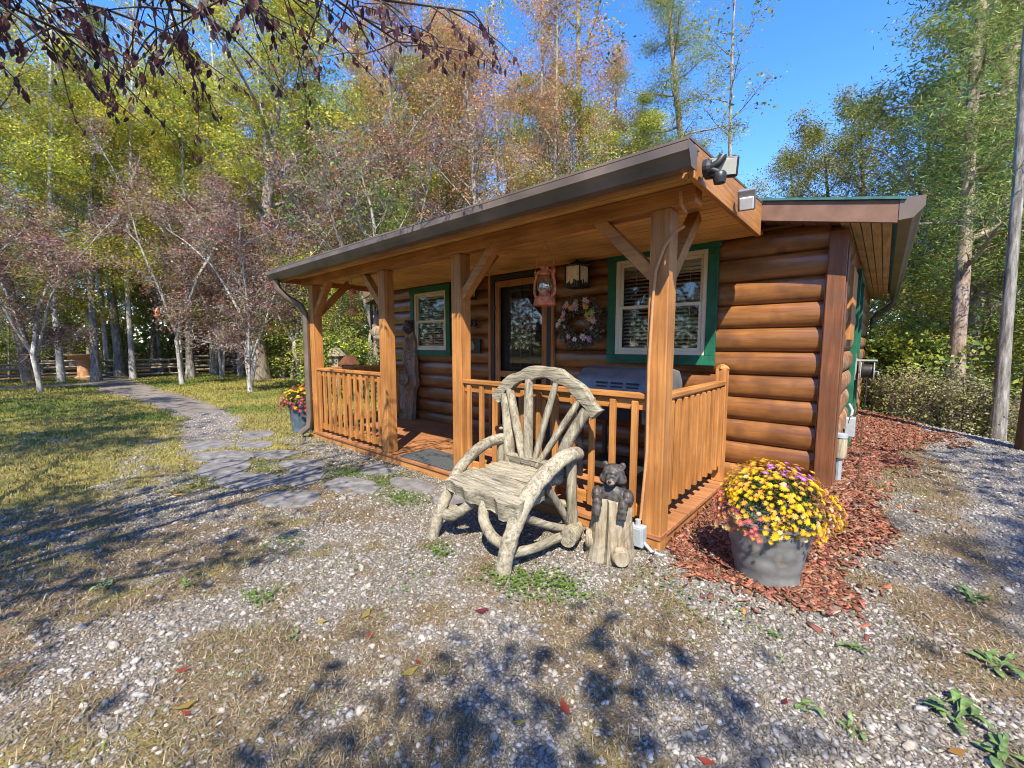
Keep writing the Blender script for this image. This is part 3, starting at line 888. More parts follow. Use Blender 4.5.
# K-style gutter profile swept along the eave
prof = [(2.53, 2.43), (2.46, 2.43), (2.445, 2.455), (2.425, 2.50), (2.41, 2.515), (2.41, 2.55), (2.418, 2.555), (2.418, 2.562), (2.40, 2.562), (2.40, 2.505), (2.43, 2.47), (2.452, 2.42), (2.53, 2.42)]
def sweep_x(prof, x0, x1):
    n = len(prof)
    vs = [(x0, y, z) for y, z in prof] + [(x1, y, z) for y, z in prof]
    fs = [(k, (k + 1) % n, n + (k + 1) % n, n + k) for k in range(n)]
    return vs, fs
g = CB().add(*sweep_x([(a - .012, 2.542 - (2.562 - b) * .82) for a, b in prof], RX0 - .06, RX1 + .02))
for xx in (RX0 - .063, RX1 + .02):
    pp = [(2.525, 2.421), (2.44, 2.421), (2.405, 2.482), (2.386, 2.50), (2.386, 2.546), (2.525, 2.546)]
    g.add([(xx, a, b) for a, b in pp] + [(xx + .004, a, b) for a, b in pp], [tuple(range(5, -1, -1)), tuple(range(6, 12))] + [(k, (k + 1) % 6, 6 + (k + 1) % 6, 6 + k) for k in range(6)])
gut = g.build('gutter', M['gutter'])
CB().box(RX0 - .04, RX1 + .01, 2.43, 2.60, 2.552, 2.562).build('drip_edge', M['fascia'])
CB().tube([(-6.93, 2.48, 2.42), (-6.93, 2.50, 2.30), (-6.86, 2.58, 2.18), (-6.74, 2.74, 2.05), (-6.71, 2.80, 1.93), (-6.71, 2.80, 1.2), (-6.71, 2.80, .35), (-6.72, 2.79, .18), (-6.80, 2.70, .08)], .062, 8, .8).build('downspout', M['gutter'], gut, smooth_=True)

# main roof, ridge running back from the front gable
RF, RB, RIDGE, EZ = 4.32, 12.0, -3.82, 2.525
SL = .205
def rz(x): return EZ + SL * ((.02 - x) if x > RIDGE else (.02 - RIDGE) - (RIDGE - x))
c = CB()
for xa, xb in ((.06, RIDGE), (RIDGE, -7.75)):
    for y0, y1 in ((RF - .02, RB),):
        za, zb = rz(xa), rz(xb)
        c.add([(xa, y0, za), (xb, y0, zb), (xb, y1, zb), (xa, y1, za), (xa, y0, za + .02), (xb, y0, zb + .02), (xb, y1, zb + .02), (xa, y1, za + .02)],
              [(0, 1, 2, 3), (7, 6, 5, 4), (4, 5, 1, 0), (6, 7, 3, 2), (5, 6, 2, 1), (7, 4, 0, 3)])
roof = c.build('main_roof', M['roof'])
c = CB()
for xa, xb in ((.02, RIDGE), (RIDGE, -7.7)):
    za, zb = rz(xa) - .002, rz(xb) - .002
    h = .165
    c.add([(xa, RF, za - h), (xb, RF, zb - h), (xb, RF + .035, zb - h), (xa, RF + .035, za - h), (xa, RF, za), (xb, RF, zb), (xb, RF + .035, zb), (xa, RF + .035, za)],
          [(0, 1, 2, 3), (7, 6, 5, 4), (4, 5, 1, 0), (6, 7, 3, 2), (5, 6, 2, 1), (7, 4, 0, 3)])
c.build('rake_fascia', M['fascia'], roof, bevel=.003)
c = CB()
xs = np.arange(-.33, .0, .066)
for xx in xs:
    a, b = xx, min(xx + .058, -.002)
    c.add([(a, RF + .04, rz(a) - .145), (b, RF + .04, rz(b) - .145), (b, RB - .02, rz(b) - .145), (a, RB - .02, rz(a) - .145), (a, RF + .04, rz(a) - .12), (b, RF + .04, rz(b) - .12), (b, RB - .02, rz(b) - .12), (a, RB - .02, rz(a) - .12)],
          [(0, 1, 2, 3), (7, 6, 5, 4), (4, 5, 1, 0), (6, 7, 3, 2), (5, 6, 2, 1), (7, 4, 0, 3)])
c.build('soffit', M['soffit_side'], roof)
# narrow plank soffit under the front rake
c = CB()
for xa in np.arange(-.9, -.31, .1):
    a, b = xa, xa + .095
    c.add([(a, RF + .04, rz(a) - .14), (b, RF + .04, rz(b) - .14), (b, 4.66, rz(b) - .14), (a, 4.66, rz(a) - .14), (a, RF + .04, rz(a) - .12), (b, RF + .04, rz(b) - .12), (b, 4.66, rz(b) - .12), (a, 4.66, rz(a) - .12)],
          [(0, 1, 2, 3), (7, 6, 5, 4), (4, 5, 1, 0), (6, 7, 3, 2), (5, 6, 2, 1), (7, 4, 0, 3)])
c.build('rake_soffit', M['fascia'], roof)
CB().add([(-.31, 4.66, 2.40), (-7.3, 4.66, 2.40), (-7.3, 4.66, 2.57), (-3.82, 4.66, 3.27), (-.31, 4.66, 2.56), (-.31, 4.70, 2.40), (-7.3, 4.70, 2.40), (-7.3, 4.70, 2.57), (-3.82, 4.70, 3.27), (-.31, 4.70, 2.56)], [(0, 1, 2, 3, 4), (9, 8, 7, 6, 5), (0, 4, 9, 5), (4, 3, 8, 9), (3, 2, 7, 8)]).build('gable_wall', M['log_x'])
gp = [(.025, 2.385), (.10, 2.385), (.125, 2.42), (.15, 2.44), (.16, 2.46), (.16, 2.52), (.152, 2.525), (.145, 2.515), (.145, 2.47), (.115, 2.43), (.09, 2.395), (.025, 2.395)]
n = len(gp)
g = CB().add([(a, RF + .0, b) for a, b in gp] + [(a, RB, b) for a, b in gp], [(n + k, n + (k + 1) % n, (k + 1) % n, k) for k in range(n)])
pp = [(.024, 2.375), (.105, 2.38), (.165, 2.455), (.165, 2.53), (.024, 2.53)]
for yy in (RF - .004, RB):
    g.add([(a, yy, b) for a, b in pp] + [(a, yy + .004, b) for a, b in pp], [tuple(range(4, -1, -1)), tuple(range(5, 10))] + [(k, (k + 1) % 5, 5 + (k + 1) % 5, 5 + k) for k in range(5)])
g2 = g.build('gutter', M['gutter'], roof)
CB().tube([(.09, 11.6, 2.39), (.09, 11.6, 2.30), (.02, 11.62, 2.22), (-.14, 11.68, 2.10), (-.20, 11.7, 2.0), (-.20, 11.7, 1.2), (-.20, 11.7, -.6)], .05, 8).build('downspout', M['gutter'], roof, smooth_=True)
# side door casing and side fittings, seen edge on
CB().box(-.31, -.245, 6.5, 6.60, .15, 2.25).box(-.31, -.244, 7.5, 7.6, .15, 2.25).box(-.31, -.24, 6.46, 7.64, 2.25, 2.34).build('side_door_casing', M['green'], bevel=.004)
CB().box(-.31, -.25, 5.2, 5.9, 1.5, 2.2).build('shutter', M['timber_z'], bevel=.004)
CB().box(-.34, -.29, 4.75, 11.8, -2.0, .20).build('foundation', M['box'])

# ------------------------------------------------------------------ porch fittings
def flood(loc, rz_, sc=1.0):
    pass
t = thing('flood_light', 'large black motion flood light tilted up at the right end of the porch eave', 'flood light', (-.835, 2.62, 2.455))
t.scale = (.84, .84, .84)
MB().lathe([(.0, 0), (.06, 0), (.06, .03), (.045, .05), (0, .05)], 16, (0, 0, 0), Matrix.Rotation(math.radians(90), 4, 'Y')).build('mount', M['black'], t, smooth_=False)
MB().tube([(.04, 0, 0), (.09, 0, .02), (.11, .02, .06)], .026, 10).tube([(.04, 0, -.01), (.10, .0, -.05)], .022, 10).build('arm', M['black'], t, smooth_=True)
Mh = Matrix.Translation((.095, .06, .005)) @ Matrix.Rotation(math.radians(28), 4, 'Z') @ Matrix.Rotation(math.radians(14), 4, 'X')
MB().box(-.10, .10, -.025, .05, -.065, .065, Mh).box(-.07, .07, .05, .09, -.04, .04, Mh).build('lamp_head', M['black'], t, bevel=.012)
MB().box(-.083, .083, -.031, -.026, -.05, .05, Mh).build('lens', M['lens'], t, bevel=.003)
MB().lathe([(.0, -.03), (.036, -.03), (.042, 0), (.042, .03), (.03, .045), (0, .045)], 14, (.10, .0, -.085)).build('motion_sensor', M['black'], t, smooth_=True)
t = thing('flood_light', 'smaller grey flood light with a white lens further along the rake board', 'flood light', (-.835, 3.42, 2.47))
t.scale = (.85, .85, .85)
Mh = Matrix.Translation((.06, -.05, .0)) @ Matrix.Rotation(math.radians(10), 4, 'Z') @ Matrix.Rotation(math.radians(28), 4, 'X')
MB().box(-.065, .065, -.02, .05, -.09, .075, Mh).build('lamp_head', M['grill'], t, bevel=.008)
MB().box(-.052, .052, -.036, -.021, -.08, .02, Mh).build('lens', M['white'], t, bevel=.008)
MB().box(0.0, .05, -.03, .03, -.03, .03).build('mount', M['grill'], t, bevel=.004)

# wiring on the corner post
bx0 = PX[0] - .06
t = thing('outlet_box', 'grey weatherproof outlet box at the foot of the corner porch post', 'outlet box', (PX[0] - .075, PY - .2, -.01))
MB().box(-.055, .055, -.04, .035, .02, .17).build('box_body', M['box'], t, bevel=.008)
MB().box(-.045, .045, -.05, -.041, .03, .16).build('cover', M['box'], t, bevel=.004)
MB().tube([(0, 0, .17), (0, 0, .21)], .02, 10).build('collar', M['box'], t)
MB().tube([(.05, 0, .05), (.12, -.03, .02), (.17, .0, -.0), (.2, .06, -.02)], .013, 8).build('conduit', M['box'], t, smooth_=True)
tag(MB().tube([(PX[0] - .072, PY - .168, .19), (PX[0] - .04, PY - .165, .7), (PX[0] - .045, PY - .165, 1.3), (PX[0] - .03, PY - .165, 1.75), (PX[0] - .015, PY - .166, 1.95), (PX[0] + .04, PY - .17, 2.1), (PX[0] + .10, PY - .15, 2.19), (PX[0] + .16, PY - .15, 2.215)], .011, 8).tube([(PX[0] + .165, PY - .15, 2.3), (PX[0] + .15, PY - .2, 2.345), (PX[0] + .15, PY - .21, 2.42)], .01, 8).build('power_cable', M['tan_cable'], smooth_=True), 'tan power cable stapled up the corner porch post', 'cable')

# red kerosene lantern hanging over the railing
t = thing('kerosene_lantern', 'rusty red kerosene lantern hanging from the porch ceiling by the door', 'lantern', (-2.55, 3.38, 1.84))
MB().lathe([(0, 0), (.105, 0), (.112, .012), (.105, .03), (.10, .065), (.085, .085), (.05, .10), (0, .10)], 20).build('fuel_tank', M['red_rust'], t, smooth_=True)
MB().lathe([(.042, .10), (.05, .12), (.072, .15), (.08, .19), (.07, .235), (.048, .28), (.042, .30)], 16, close=False).build('globe', M['chimney'], t, smooth_=True)
MB().lathe([(0, .295), (.05, .295), (.055, .31), (.04, .33), (.042, .365), (.055, .37), (.05, .385), (.02, .40), (0, .40)], 16).build('chimney_cap', M['red_rust'], t, smooth_=True)
MB().lathe([(0, .098), (.06, .098), (.055, .12), (.03, .14), (.012, .17), (0, .17)], 14).build('burner', M['red_rust'], t, smooth_=True)
for s in (-1, 1):
    MB().tube([(s * .07, 0, .075), (s * .115, 0, .10), (s * .128, 0, .14), (s * .122, 0, .22), (s * .10, 0, .30), (s * .075, 0, .335), (s * .035, 0, .345)], .014, 8).build('side_tube', M['red_rust'], t, smooth_=True)
    MB().tube([(s * .112, 0, .30), (s * .118, 0, .34)], .012, 6).build('lug', M['red_rust'], t)
MB().tube([(-.115, 0, .335), (-.105, 0, .43), (-.06, 0, .53), (0, 0, .60), (0, 0, .64)], .0028, 5).tube([(.115, 0, .335), (.105, 0, .43), (.06, 0, .53), (0, 0, .60)], .0028, 5).build('bail', M['red_rust'], t)
MB().tube([(-.03, 0, .105), (0, .045, .19), (.03, 0, .28)], .002, 4).tube([(-.06, .04, .13), (0, .085, .19), (.06, .04, .26)], .0022, 4).build('globe_guard', M['red_rust'], t)

# wall lanterns either side of the door
def wall_lantern(x, label):
    t = thing('wall_lantern', label, 'wall lantern', (x, WALL_Y - .07, 2.28), 0, 'wall lanterns beside the door')
    t.scale = (1.2, 1.2, 1.25)
    MB().box(-.055, .055, -.02, .0, -.02, .16).build('back_plate', M['black'], t, bevel=.006)
    MB().tube([(0, -.02, .10), (0, -.09, .145), (0, -.14, .125)], .009, 6).build('arm', M['black'], t)
    MB().lathe([(.15, .09), (.155, .098), (.02, .145), (.012, .17), (0, .175)], 4, (0, -.14, 0), None).build('hood', M['black'], t)
    m = MB()
    for sx in (-1, 1):
        for sy in (-1, 1):
            m.bar((sx * .085, -.14 + sy * .085, -.10), (sx * .085, -.14 + sy * .085, .095), .012, .012)
    m.box(-.092, .092, -.232, -.048, -.112, -.10)
    r = random.Random(3)
    for k in range(9):
        xx = -.08 + k * .019
        m.box(xx, xx + .013, -.231, -.227, -.10, -.10 + r.uniform(.015, .06))
        m.box(.088, .0915, -.22 + k * .018, -.21 + k * .018, -.10, -.10 + r.uniform(.015, .07))
    m.build('cage', M['black'], t)
    MB().box(-.078, .078, -.218, -.062, -.099, .088).build('shade', M['lamp_cream'], t)
wall_lantern(-2.84, 'black lantern with cream glass on the log wall above the flower wreath')
wall_lantern(-4.82, 'black lantern with cream glass left of the door, half behind a porch post')

# wreath
t = thing('flower_wreath', 'round wreath of twigs and pastel flowers on the log wall by the door', 'wreath', (-2.86, WALL_Y - .11, 1.72))
t.scale = (1.22, 1.1, 1.22)
m = MB()
r = random.Random(5)
for k in range(26):
    a0 = r.uniform(0, 6.28); rad = r.uniform(.15, .22)
    m.tube([(rad * math.cos(a0 + q * .5) * (1 + r.uniform(-.05, .05)), r.uniform(-.035, .02), rad * math.sin(a0 + q * .5) * (1 + r.uniform(-.05, .05))) for q in range(5)], .006, 5)
for k in range(90):
    a0 = r.uniform(0, 6.28); rad = r.uniform(.17, .25)
    p = Vector((rad * math.cos(a0), -.03, rad * math.sin(a0)))
    q = p + Vector((math.cos(a0 + r.uniform(-1, 1)) * .07, r.uniform(-.05, 0), math.sin(a0 + r.uniform(-1, 1)) * .07))
    m.tube([p, q], .0022, 4)
m.build('twig_ring', M['bark_brown'], t)
def kites(n, c, s, rr, pal, flatz=1.0, mat=None):
    pass
def leaf_mesh(name, P, size, cols, mat, N=None, aspect=.5, fold=.25, flat=None):
    """one folded kite-shaped leaf per point"""
    n = len(P)
    d = RNG.normal(0, 1, (n, 3))
    if flat is not None: d[:, 2] *= flat
    d /= np.linalg.norm(d, axis=1)[:, None] + 1e-9
    if N is None:
        N = RNG.normal(0, 1, (n, 3)); N[:, 2] += 1.0
    s = np.cross(d, N); s /= np.linalg.norm(s, axis=1)[:, None] + 1e-9
    u = np.cross(s, d)
    L = size[:, None]
    a = P - d * L * .5
    b = P + s * L * aspect * .5 + u * L * fold * .3 - d * L * .05
    c = P + d * L * .5 - u * L * fold * .2
    e = P - s * L * aspect * .5 + u * L * fold * .3 - d * L * .05
    V = np.stack([a, b, c, e], 1).reshape(-1, 3)
    F = np.arange(4 * n).reshape(-1, 4)
    return np_mesh(name, V, F, mat, np.repeat(cols, 4, 0))
n = 2600
a = RNG.uniform(0, 6.28, n); rad = RNG.normal(.195, .042, n)
P = np.stack([rad * np.cos(a), RNG.uniform(-.075, -.005, n), rad * np.sin(a)], -1)
link('wreath_leaves', leaf_mesh('wreath_leaves', P, RNG.uniform(.02, .045, n), np.array([.13, .14, .10]) * RNG.uniform(.4, 2.4, (n, 1)), M['leaf'], aspect=.4), t)

def flower_mesh(rad, petals, c_out, c_mid, seed=0, rows=2, cup=.35):
    """a small daisy with separate petals"""
    r = np.random.default_rng(seed)
    V, F, C = [], [], []
    for row in range(rows):
        for k in range(petals):
            a = 2 * math.pi * (k + .5 * row) / petals + r.uniform(-.1, .1)
            L = rad * (1 - .28 * row) * r.uniform(.88, 1.05); w = rad * 1.5 / petals * 1.5
            z = .15 * rad * row
            ca, sa = math.cos(a), math.sin(a)
            b = len(V)
            for rr, ww, zz in ((.12, .4, 0), (.65, 1, cup * .5), (1.0, .35, cup * (.6 + .4 * row))):
                for s in (-1, 1):
                    V.append((ca * L * rr - sa * w * ww * s * .5, sa * L * rr + ca * w * ww * s * .5, z + L * zz))
                    C.append(c_out)
            F += [(b, b + 1, b + 3, b + 2), (b + 2, b + 3, b + 5, b + 4)]
    b = len(V)
    for k in range(6):
        a = k * math.pi / 3
        V.append((rad * .24 * math.cos(a), rad * .24 * math.sin(a), .22 * rad)); C.append(c_mid)
    V.append((0, 0, .36 * rad)); C.append(c_mid)
    for k in range(3):
        F.append((b + 2 * k, b + 2 * k + 1, b + (2 * k + 2) % 6, b + 6))
    return np.array(V), np.array(F), np.array(C)
def flower_data(name, *a, **k):
    V, F, C = flower_mesh(*a, **k)
    return np_mesh(name, V, F, M['petal'], C)
r = random.Random(9)
pal = [((.80, .52, .62), 11), ((.85, .78, .76), 6), ((.62, .42, .72), 5), ((.85, .48, .06), 3), ((.80, .40, .32), 3), ((.45, .52, .12), 4)]
pl = [c for c, q in pal for _ in range(q)]
for k, c in enumerate(pl):
    fm = flower_data('flower', r.uniform(.022, .05), 6, c, (.6, .5, .2), k)
    a0 = r.choice([.4, 1.3, 1.9, 2.6, 3.5, 4.3, 4.9, 5.6]) + r.uniform(-.4, .4); rad = r.uniform(.14, .25)
    f = link('flower', fm, t, (rad * math.cos(a0), -.085, rad * math.sin(a0)))
    f.rotation_euler = (math.radians(90) + r.uniform(-.4, .4), 0, r.uniform(-.4, .4))

# two shelf ornaments left of the door
t = thing('wall_ornament', 'small dark twin-figure wall ornament left of the door, the upper of two', 'ornament', (-4.82, WALL_Y - .075, 1.80))
MB().box(-.11, .10, -.05, 0, -.09, -.07).build('shelf', M['corner'], t)
MB().ball((-.05, -.03, -.02), (.035, .03, .05)).ball((.05, -.03, -.015), (.028, .03, .055)).ball((.05, -.035, .04), .02).build('figure', M['black'], t, smooth_=True)
t = thing('wall_ornament', 'black framed wall ornament with a pale round motif, the lower of two', 'ornament', (-4.80, WALL_Y - .075, 1.44))
MB().box(-.13, .13, -.03, .0, -.11, .11).build('frame', M['black'], t, bevel=.006)
MB().ball((-.04, -.035, -.01), (.055, .015, .06)).ball((-.04, -.045, .05), (.035, .012, .03)).build('motif', M['stump'], t, smooth_=True)

# carved slab leaning on the wall
t = thing('carved_slab', 'tall carved wood slab with a bear head on top leaning by the left window', 'carving', (-6.50, 4.40, .10))
t.scale = (1.28, 1, 1)
prof = [(.0, .15), (.3, .155), (.55, .165), (.68, .235), (.78, .20), (.9, .175), (1.15, .16), (1.4, .15), (1.52, .13), (1.60, .10)]
nseg = 40
V, F = [], []
rr = np.random.default_rng(4)
for i in range(nseg + 1):
    z = 1.6 * i / nseg
    w = np.interp(z, [p[0] for p in prof], [p[1] for p in prof])
    wl_ = np.interp(z, [0, .55, .75, .95, 1.6], [.16, .15, .15, .15, .10])
    for s, ww in ((-1, wl_), (1, w)):
        pass
    ring = []
    for k in range(13):
        q = k / 12
        xx = -wl_ + (wl_ + w) * q
        dep = .045 * math.sin(math.pi * min(max(q, .06), .94)) ** .5
        carve = (rr.random() - .5) * .06 if (.95 < z < 1.5 and 2 < k < 10) or (.1 < z < .45 and 4 < k < 9 and i % 3) else (rr.random() - .5) * .008
        ring.append((xx, -dep + carve + .06 - .02, z))
    b0 = len(V)
    V += ring + [(w, .10, z), (-wl_, .10, z)]
m = 15
for i in range(nseg):
    for k in range(m):
        F.append((i * m + k, i * m + (k + 1) % m, (i + 1) * m + (k + 1) % m, (i + 1) * m + k))
F.append(tuple(range(m - 1, -1, -1))); F.append(tuple(range(nseg * m, nseg * m + m)))
Mt = Matrix.Rotation(math.radians(-4), 4, 'X')
MB().add([Mt @ Vector(v) for v in V], F).build('slab', M['totem'], t)
MB().ball((0, .13, 1.66), (.105, .085, .13)).ball((-.075, .15, 1.77), .035).ball((.075, .15, 1.77), .035).ball((0, .05, 1.63), (.045, .05, .04)).build('bear_head', M['bear'], t, smooth_=True)
MB().lathe([(.0, 0), (.045, .012), (.075, .02), (.082, .03), (.105, .042), (.115, .03), (.12, .0)], 20, (0, 0, 0), Matrix.Translation((-.0, -.005, .74)) @ Matrix.Rotation(math.radians(90), 4, 'X')).build('knot_ring', M['stump'], t, smooth_=True)

# things hanging in the left bay of the porch
t = thing('bird_feeder', 'red metal bird feeder hanging in the left bay of the porch', 'bird feeder', (-5.72, 3.05, 1.90))
MB().lathe([(0, 0), (.085, 0), (.09, .02), (.075, .045), (.05, .05), (0, .05)], 14).build('tray', M['red_rust'], t, smooth_=True)
MB().lathe([(0, .27), (.06, .27), (.065, .285), (.045, .32), (.015, .35), (0, .35)], 14).build('cap', M['red_rust'], t, smooth_=True)
MB().bar((-.045, 0, .05), (-.045, 0, .27), .012, .012).bar((.045, 0, .05), (.045, 0, .27), .012, .012).build('frame_rods', M['red_rust'], t)
MB().tube([(0, 0, .35), (0, 0, .57)], .003, 5).build('hanger', M['black'], t)
t = thing('wind_chime', 'black tube wind chime hanging behind the squirrel carving', 'wind chime', (-5.42, 3.22, 1.66))
MB().lathe([(0, .36), (.15, .36), (.02, .43), (0, .43)], 4).build('roof_plate', M['corner'], t)
MB().tube([(0, 0, .43), (0, 0, .80)], .003, 5).build('cord', M['black'], t)
for k in range(5):
    a = 2 * math.pi * k / 5
    MB().tube([(.06 * math.cos(a), .06 * math.sin(a), -.02 - .04 * k), (.06 * math.cos(a), .06 * math.sin(a), .355)], .011, 8).build('chime_tube', M['black'], t)
t = thing('squirrel_carving', 'small grey-brown squirrel carving on a round log hung beside the third post', 'carving', (PX[2] - .22, 2.93, 1.52))
m = MB().ball((0, 0, .09), (.115, .09, .10)).ball((.02, 0, .03), (.09, .08, .06))
o = m.build('log_perch', M['stump'], t, smooth_=True)
m = MB().ball((.0, 0, .22), (.065, .06, .09)).ball((-.05, 0, .33), (.04, .038, .042)).ball((-.085, 0, .325), (.022, .02, .018)).ball((-.04, .02, .375), (.012, .01, .022)).ball((-.04, -.02, .375), (.012, .01, .022)).ball((.07, 0, .24), (.035, .03, .08)).ball((.085, 0, .33), (.035, .03, .06)).ball((.07, 0, .40), (.028, .026, .035)).ball((-.05, .03, .24), (.018, .015, .045)).ball((-.05, -.03, .24), (.018, .015, .045)).ball((-.04, .04, .17), (.045, .02, .025)).ball((-.04, -.04, .17), (.045, .02, .025))
o = m.build('squirrel', M['totem'], t, smooth_=True)
md = o.modifiers.new('fuse', 'REMESH'); md.mode = 'VOXEL'; md.voxel_size = .009; md.use_smooth_shade = True
MB().tube([(.115, 0, .12), (.148, 0, .16)], .008, 6).build('peg', M['black'], t)

# door mat
tag(MB().box(-4.35, -3.42, 2.86, 3.32, .0995, .115).build('door_mat', M['mat'], bevel=.004), 'dark grey door mat on the deck at the top of the stepping stones', 'door mat')

# gas grill on the porch
t = thing('gas_grill', 'grey lidded gas grill standing on the porch behind the railing', 'grill', (-1.86, 3.92, .10))
t.scale = (1.0, 1.0, 1.05)
lid = [(-.30, .0), (-.30, .10), (-.26, .21), (-.16, .285), (.02, .30), (.2, .27), (.28, .17), (.30, .0)]
m = MB()
n = len(lid)
m.add([(-.48, y, z + .78) for y, z in lid] + [(.40, y, z + .78) for y, z in lid], [tuple(range(n)), tuple(range(2 * n - 1, n - 1, -1))] + [(k, n + k, n + (k + 1) % n, (k + 1) % n) for k in range(n)])
m.build('lid', M['grill'], t, bevel=.02)
m = MB()
for k in range(3):
    for q in range(2):
        m.box(-.24 + k * .16, -.12 + k * .16, -.292, -.27, .90 + q * .035, .915 + q * .035)
m.build('lid_vents', M['black'], t)
MB().tube([(-.2, -.30, .85), (-.2, -.36, .86), (.2, -.36, .86), (.2, -.30, .85)], .013, 8).build('lid_handle', M['black'], t, smooth_=True)
MB().box(-.46, .40, -.29, .29, .62, .775).build('firebox', M['grill'], t, bevel=.015)
MB().box(-.48, .42, -.335, -.292, .60, .74).build('control_panel', M['grill_black'], t, bevel=.008)
for k in range(3):
    MB().lathe([(0, 0), (.026, 0), (.022, .03), (0, .03)], 12, (0, 0, 0), Matrix.Translation((-.24 + .22 * k, -.336, .67)) @ Matrix.Rotation(math.radians(90), 4, 'X')).build('knob', M['black'], t)
for s in (-1, 1):
    MB().box(-.78 if s < 0 else .405, -.465 if s < 0 else .66, -.26, .26, .735, .77).build('side_shelf', M['grill_black'], t, bevel=.01)
    for q in (-1, 1):
        MB().box(s * .40 - .022 - .03, s * .40 + .022 - .03, q * .25 - .022, q * .25 + .022, 0, .62).build('leg', M['black'], t, bevel=.004)
MB().box(-.41, .35, -.24, .24, .12, .145).build('bottom_shelf', M['black'], t)
# ------------------------------------------------------------------ rustic chair
t = thing('rustic_chair', 'weathered grey log armchair with a fan-shaped back in the gravel', 'chair', (-2.02, 2.25, 0))
CX, CY = 2.02, -2.25
class HB(MB):
    def build(s, name, mat, parent=None, **k):
        s.v = [(x + CX, y + CY, z) for x, y, z in s.v]
        return MB.build(s, name, mat, parent or t, **k)
def spline(pts, n=6):
    pts = [Vector(p) for p in pts]
    out = []
    for i in range(len(pts) - 1):
        p0, p1, p2, p3 = pts[max(i - 1, 0)], pts[i], pts[i + 1], pts[min(i + 2, len(pts) - 1)]
        for k in range(n):
            u = k / n
            out.append(.5 * ((2 * p1) + (p2 - p0) * u + (2 * p0 - 5 * p1 + 4 * p2 - p3) * u * u + (3 * p1 - p0 - 3 * p2 + p3) * u ** 3))
    out.append(pts[-1])
    return out
def rustic(name, pts, r0, r1=None, flat=1.0, seed=0, mat='grey_wood', n=14, up=(0, 0, 1), mid=None):
    P = spline(pts)
    r1 = r1 or r0
    R = []
    rr = random.Random(seed)
    for i in range(len(P)):
        u = i / (len(P) - 1)
        r = r0 + (r1 - r0) * u
        if mid: r *= 1 + mid * math.sin(math.pi * u)
        R.append(r * (1 + rr.uniform(-.05, .05)))
    R[0] *= .93; R[-1] *= .93
    return HB().tube(P, R, n, flat, up, .06, seed).build(name, M[mat], smooth_=True)
rustic('arm_leg', [(-1.735, 1.875, -.02), (-1.735, 1.93, .16), (-1.72, 2.02, .34), (-1.695, 2.13, .49), (-1.67, 2.29, .60), (-1.655, 2.45, .655), (-1.65, 2.60, .655)], .056, .064, .8, 1)
rustic('arm_leg', [(-2.47, 1.89, -.02), (-2.445, 1.93, .16), (-2.425, 2.02, .34), (-2.42, 2.13, .49), (-2.41, 2.29, .60), (-2.395, 2.45, .655), (-2.375, 2.60, .66)], .055, .056, .8, 2)
rustic('rear_leg', [(-1.64, 2.56, -.02), (-1.66, 2.55, .3), (-1.66, 2.54, .62)], .042, .038, 1, 3, 'gz')
rustic('rear_leg', [(-2.38, 2.58, -.02), (-2.37, 2.56, .3), (-2.37, 2.55, .62)], .042, .038, 1, 4, 'gz')
# seat: two thick planks with a chewed live edge in front
m = HB()
rr = np.random.default_rng(8)
nx, nyy = 20, 14
def slab(x0, x1, y0, y1, zt, th, front):
    top, bot = [], []
    for i in range(nx + 1):
        for j in range(nyy + 1):
            u, v = i / nx, j / nyy
            xx = x0 + (x1 - x0) * u + (.012 * math.sin(v * 9) if i in (0, nx) else 0)
            yy = y0 + (y1 - y0) * v
            if j == 0 and front: yy += .02 * math.sin(u * 13) + .012 * math.sin(u * 29)
            dz = .006 * (rr.random() - .5) - (.02 * (1 - v) ** 8 if front else 0)
            top.append((xx, yy, zt + .02 * v + dz - .02 * u * front))
            tb = th + (.055 * (.4 + u) * (1 - v) ** 2 if front else 0)
            bot.append((xx, yy + (.018 if j == 0 else 0), zt + .02 * v - tb - .02 * u * front + .02 * (rr.random() - .5) * front))
    V = top + bot; K = len(top); W = nyy + 1
    F = []
    for i in range(nx):
        for j in range(nyy):
            a = i * W + j
            F.append((a, a + W, a + W + 1, a + 1)); F.append((K + a, K + a + 1, K + a + W + 1, K + a + W))
    for i in range(nx):
        a = i * W; F.append((a + W, a, K + a, K + a + W)); a = i * W + nyy; F.append((a, a + W, K + a + W, K + a))
    for j in range(nyy):
        a = j; F.append((a, a + 1, K + a + 1, K + a)); a = nx * W + j; F.append((a + 1, a, K + a, K + a + 1))
    return V, F
HB().add(*slab(-2.40, -1.69, 1.955, 2.25, .465, .075, True)).build('seat_plank', M['gx'], bevel=.012)
HB().add(*slab(-2.345, -1.72, 2.256, 2.52, .475, .05, False)).build('seat_plank', M['gx'], bevel=.008)
HB().add(*slab(-2.32, -1.73, 2.525, 2.565, .545, .10, False)).build('seat_back_rail', M['gx'], bevel=.008)
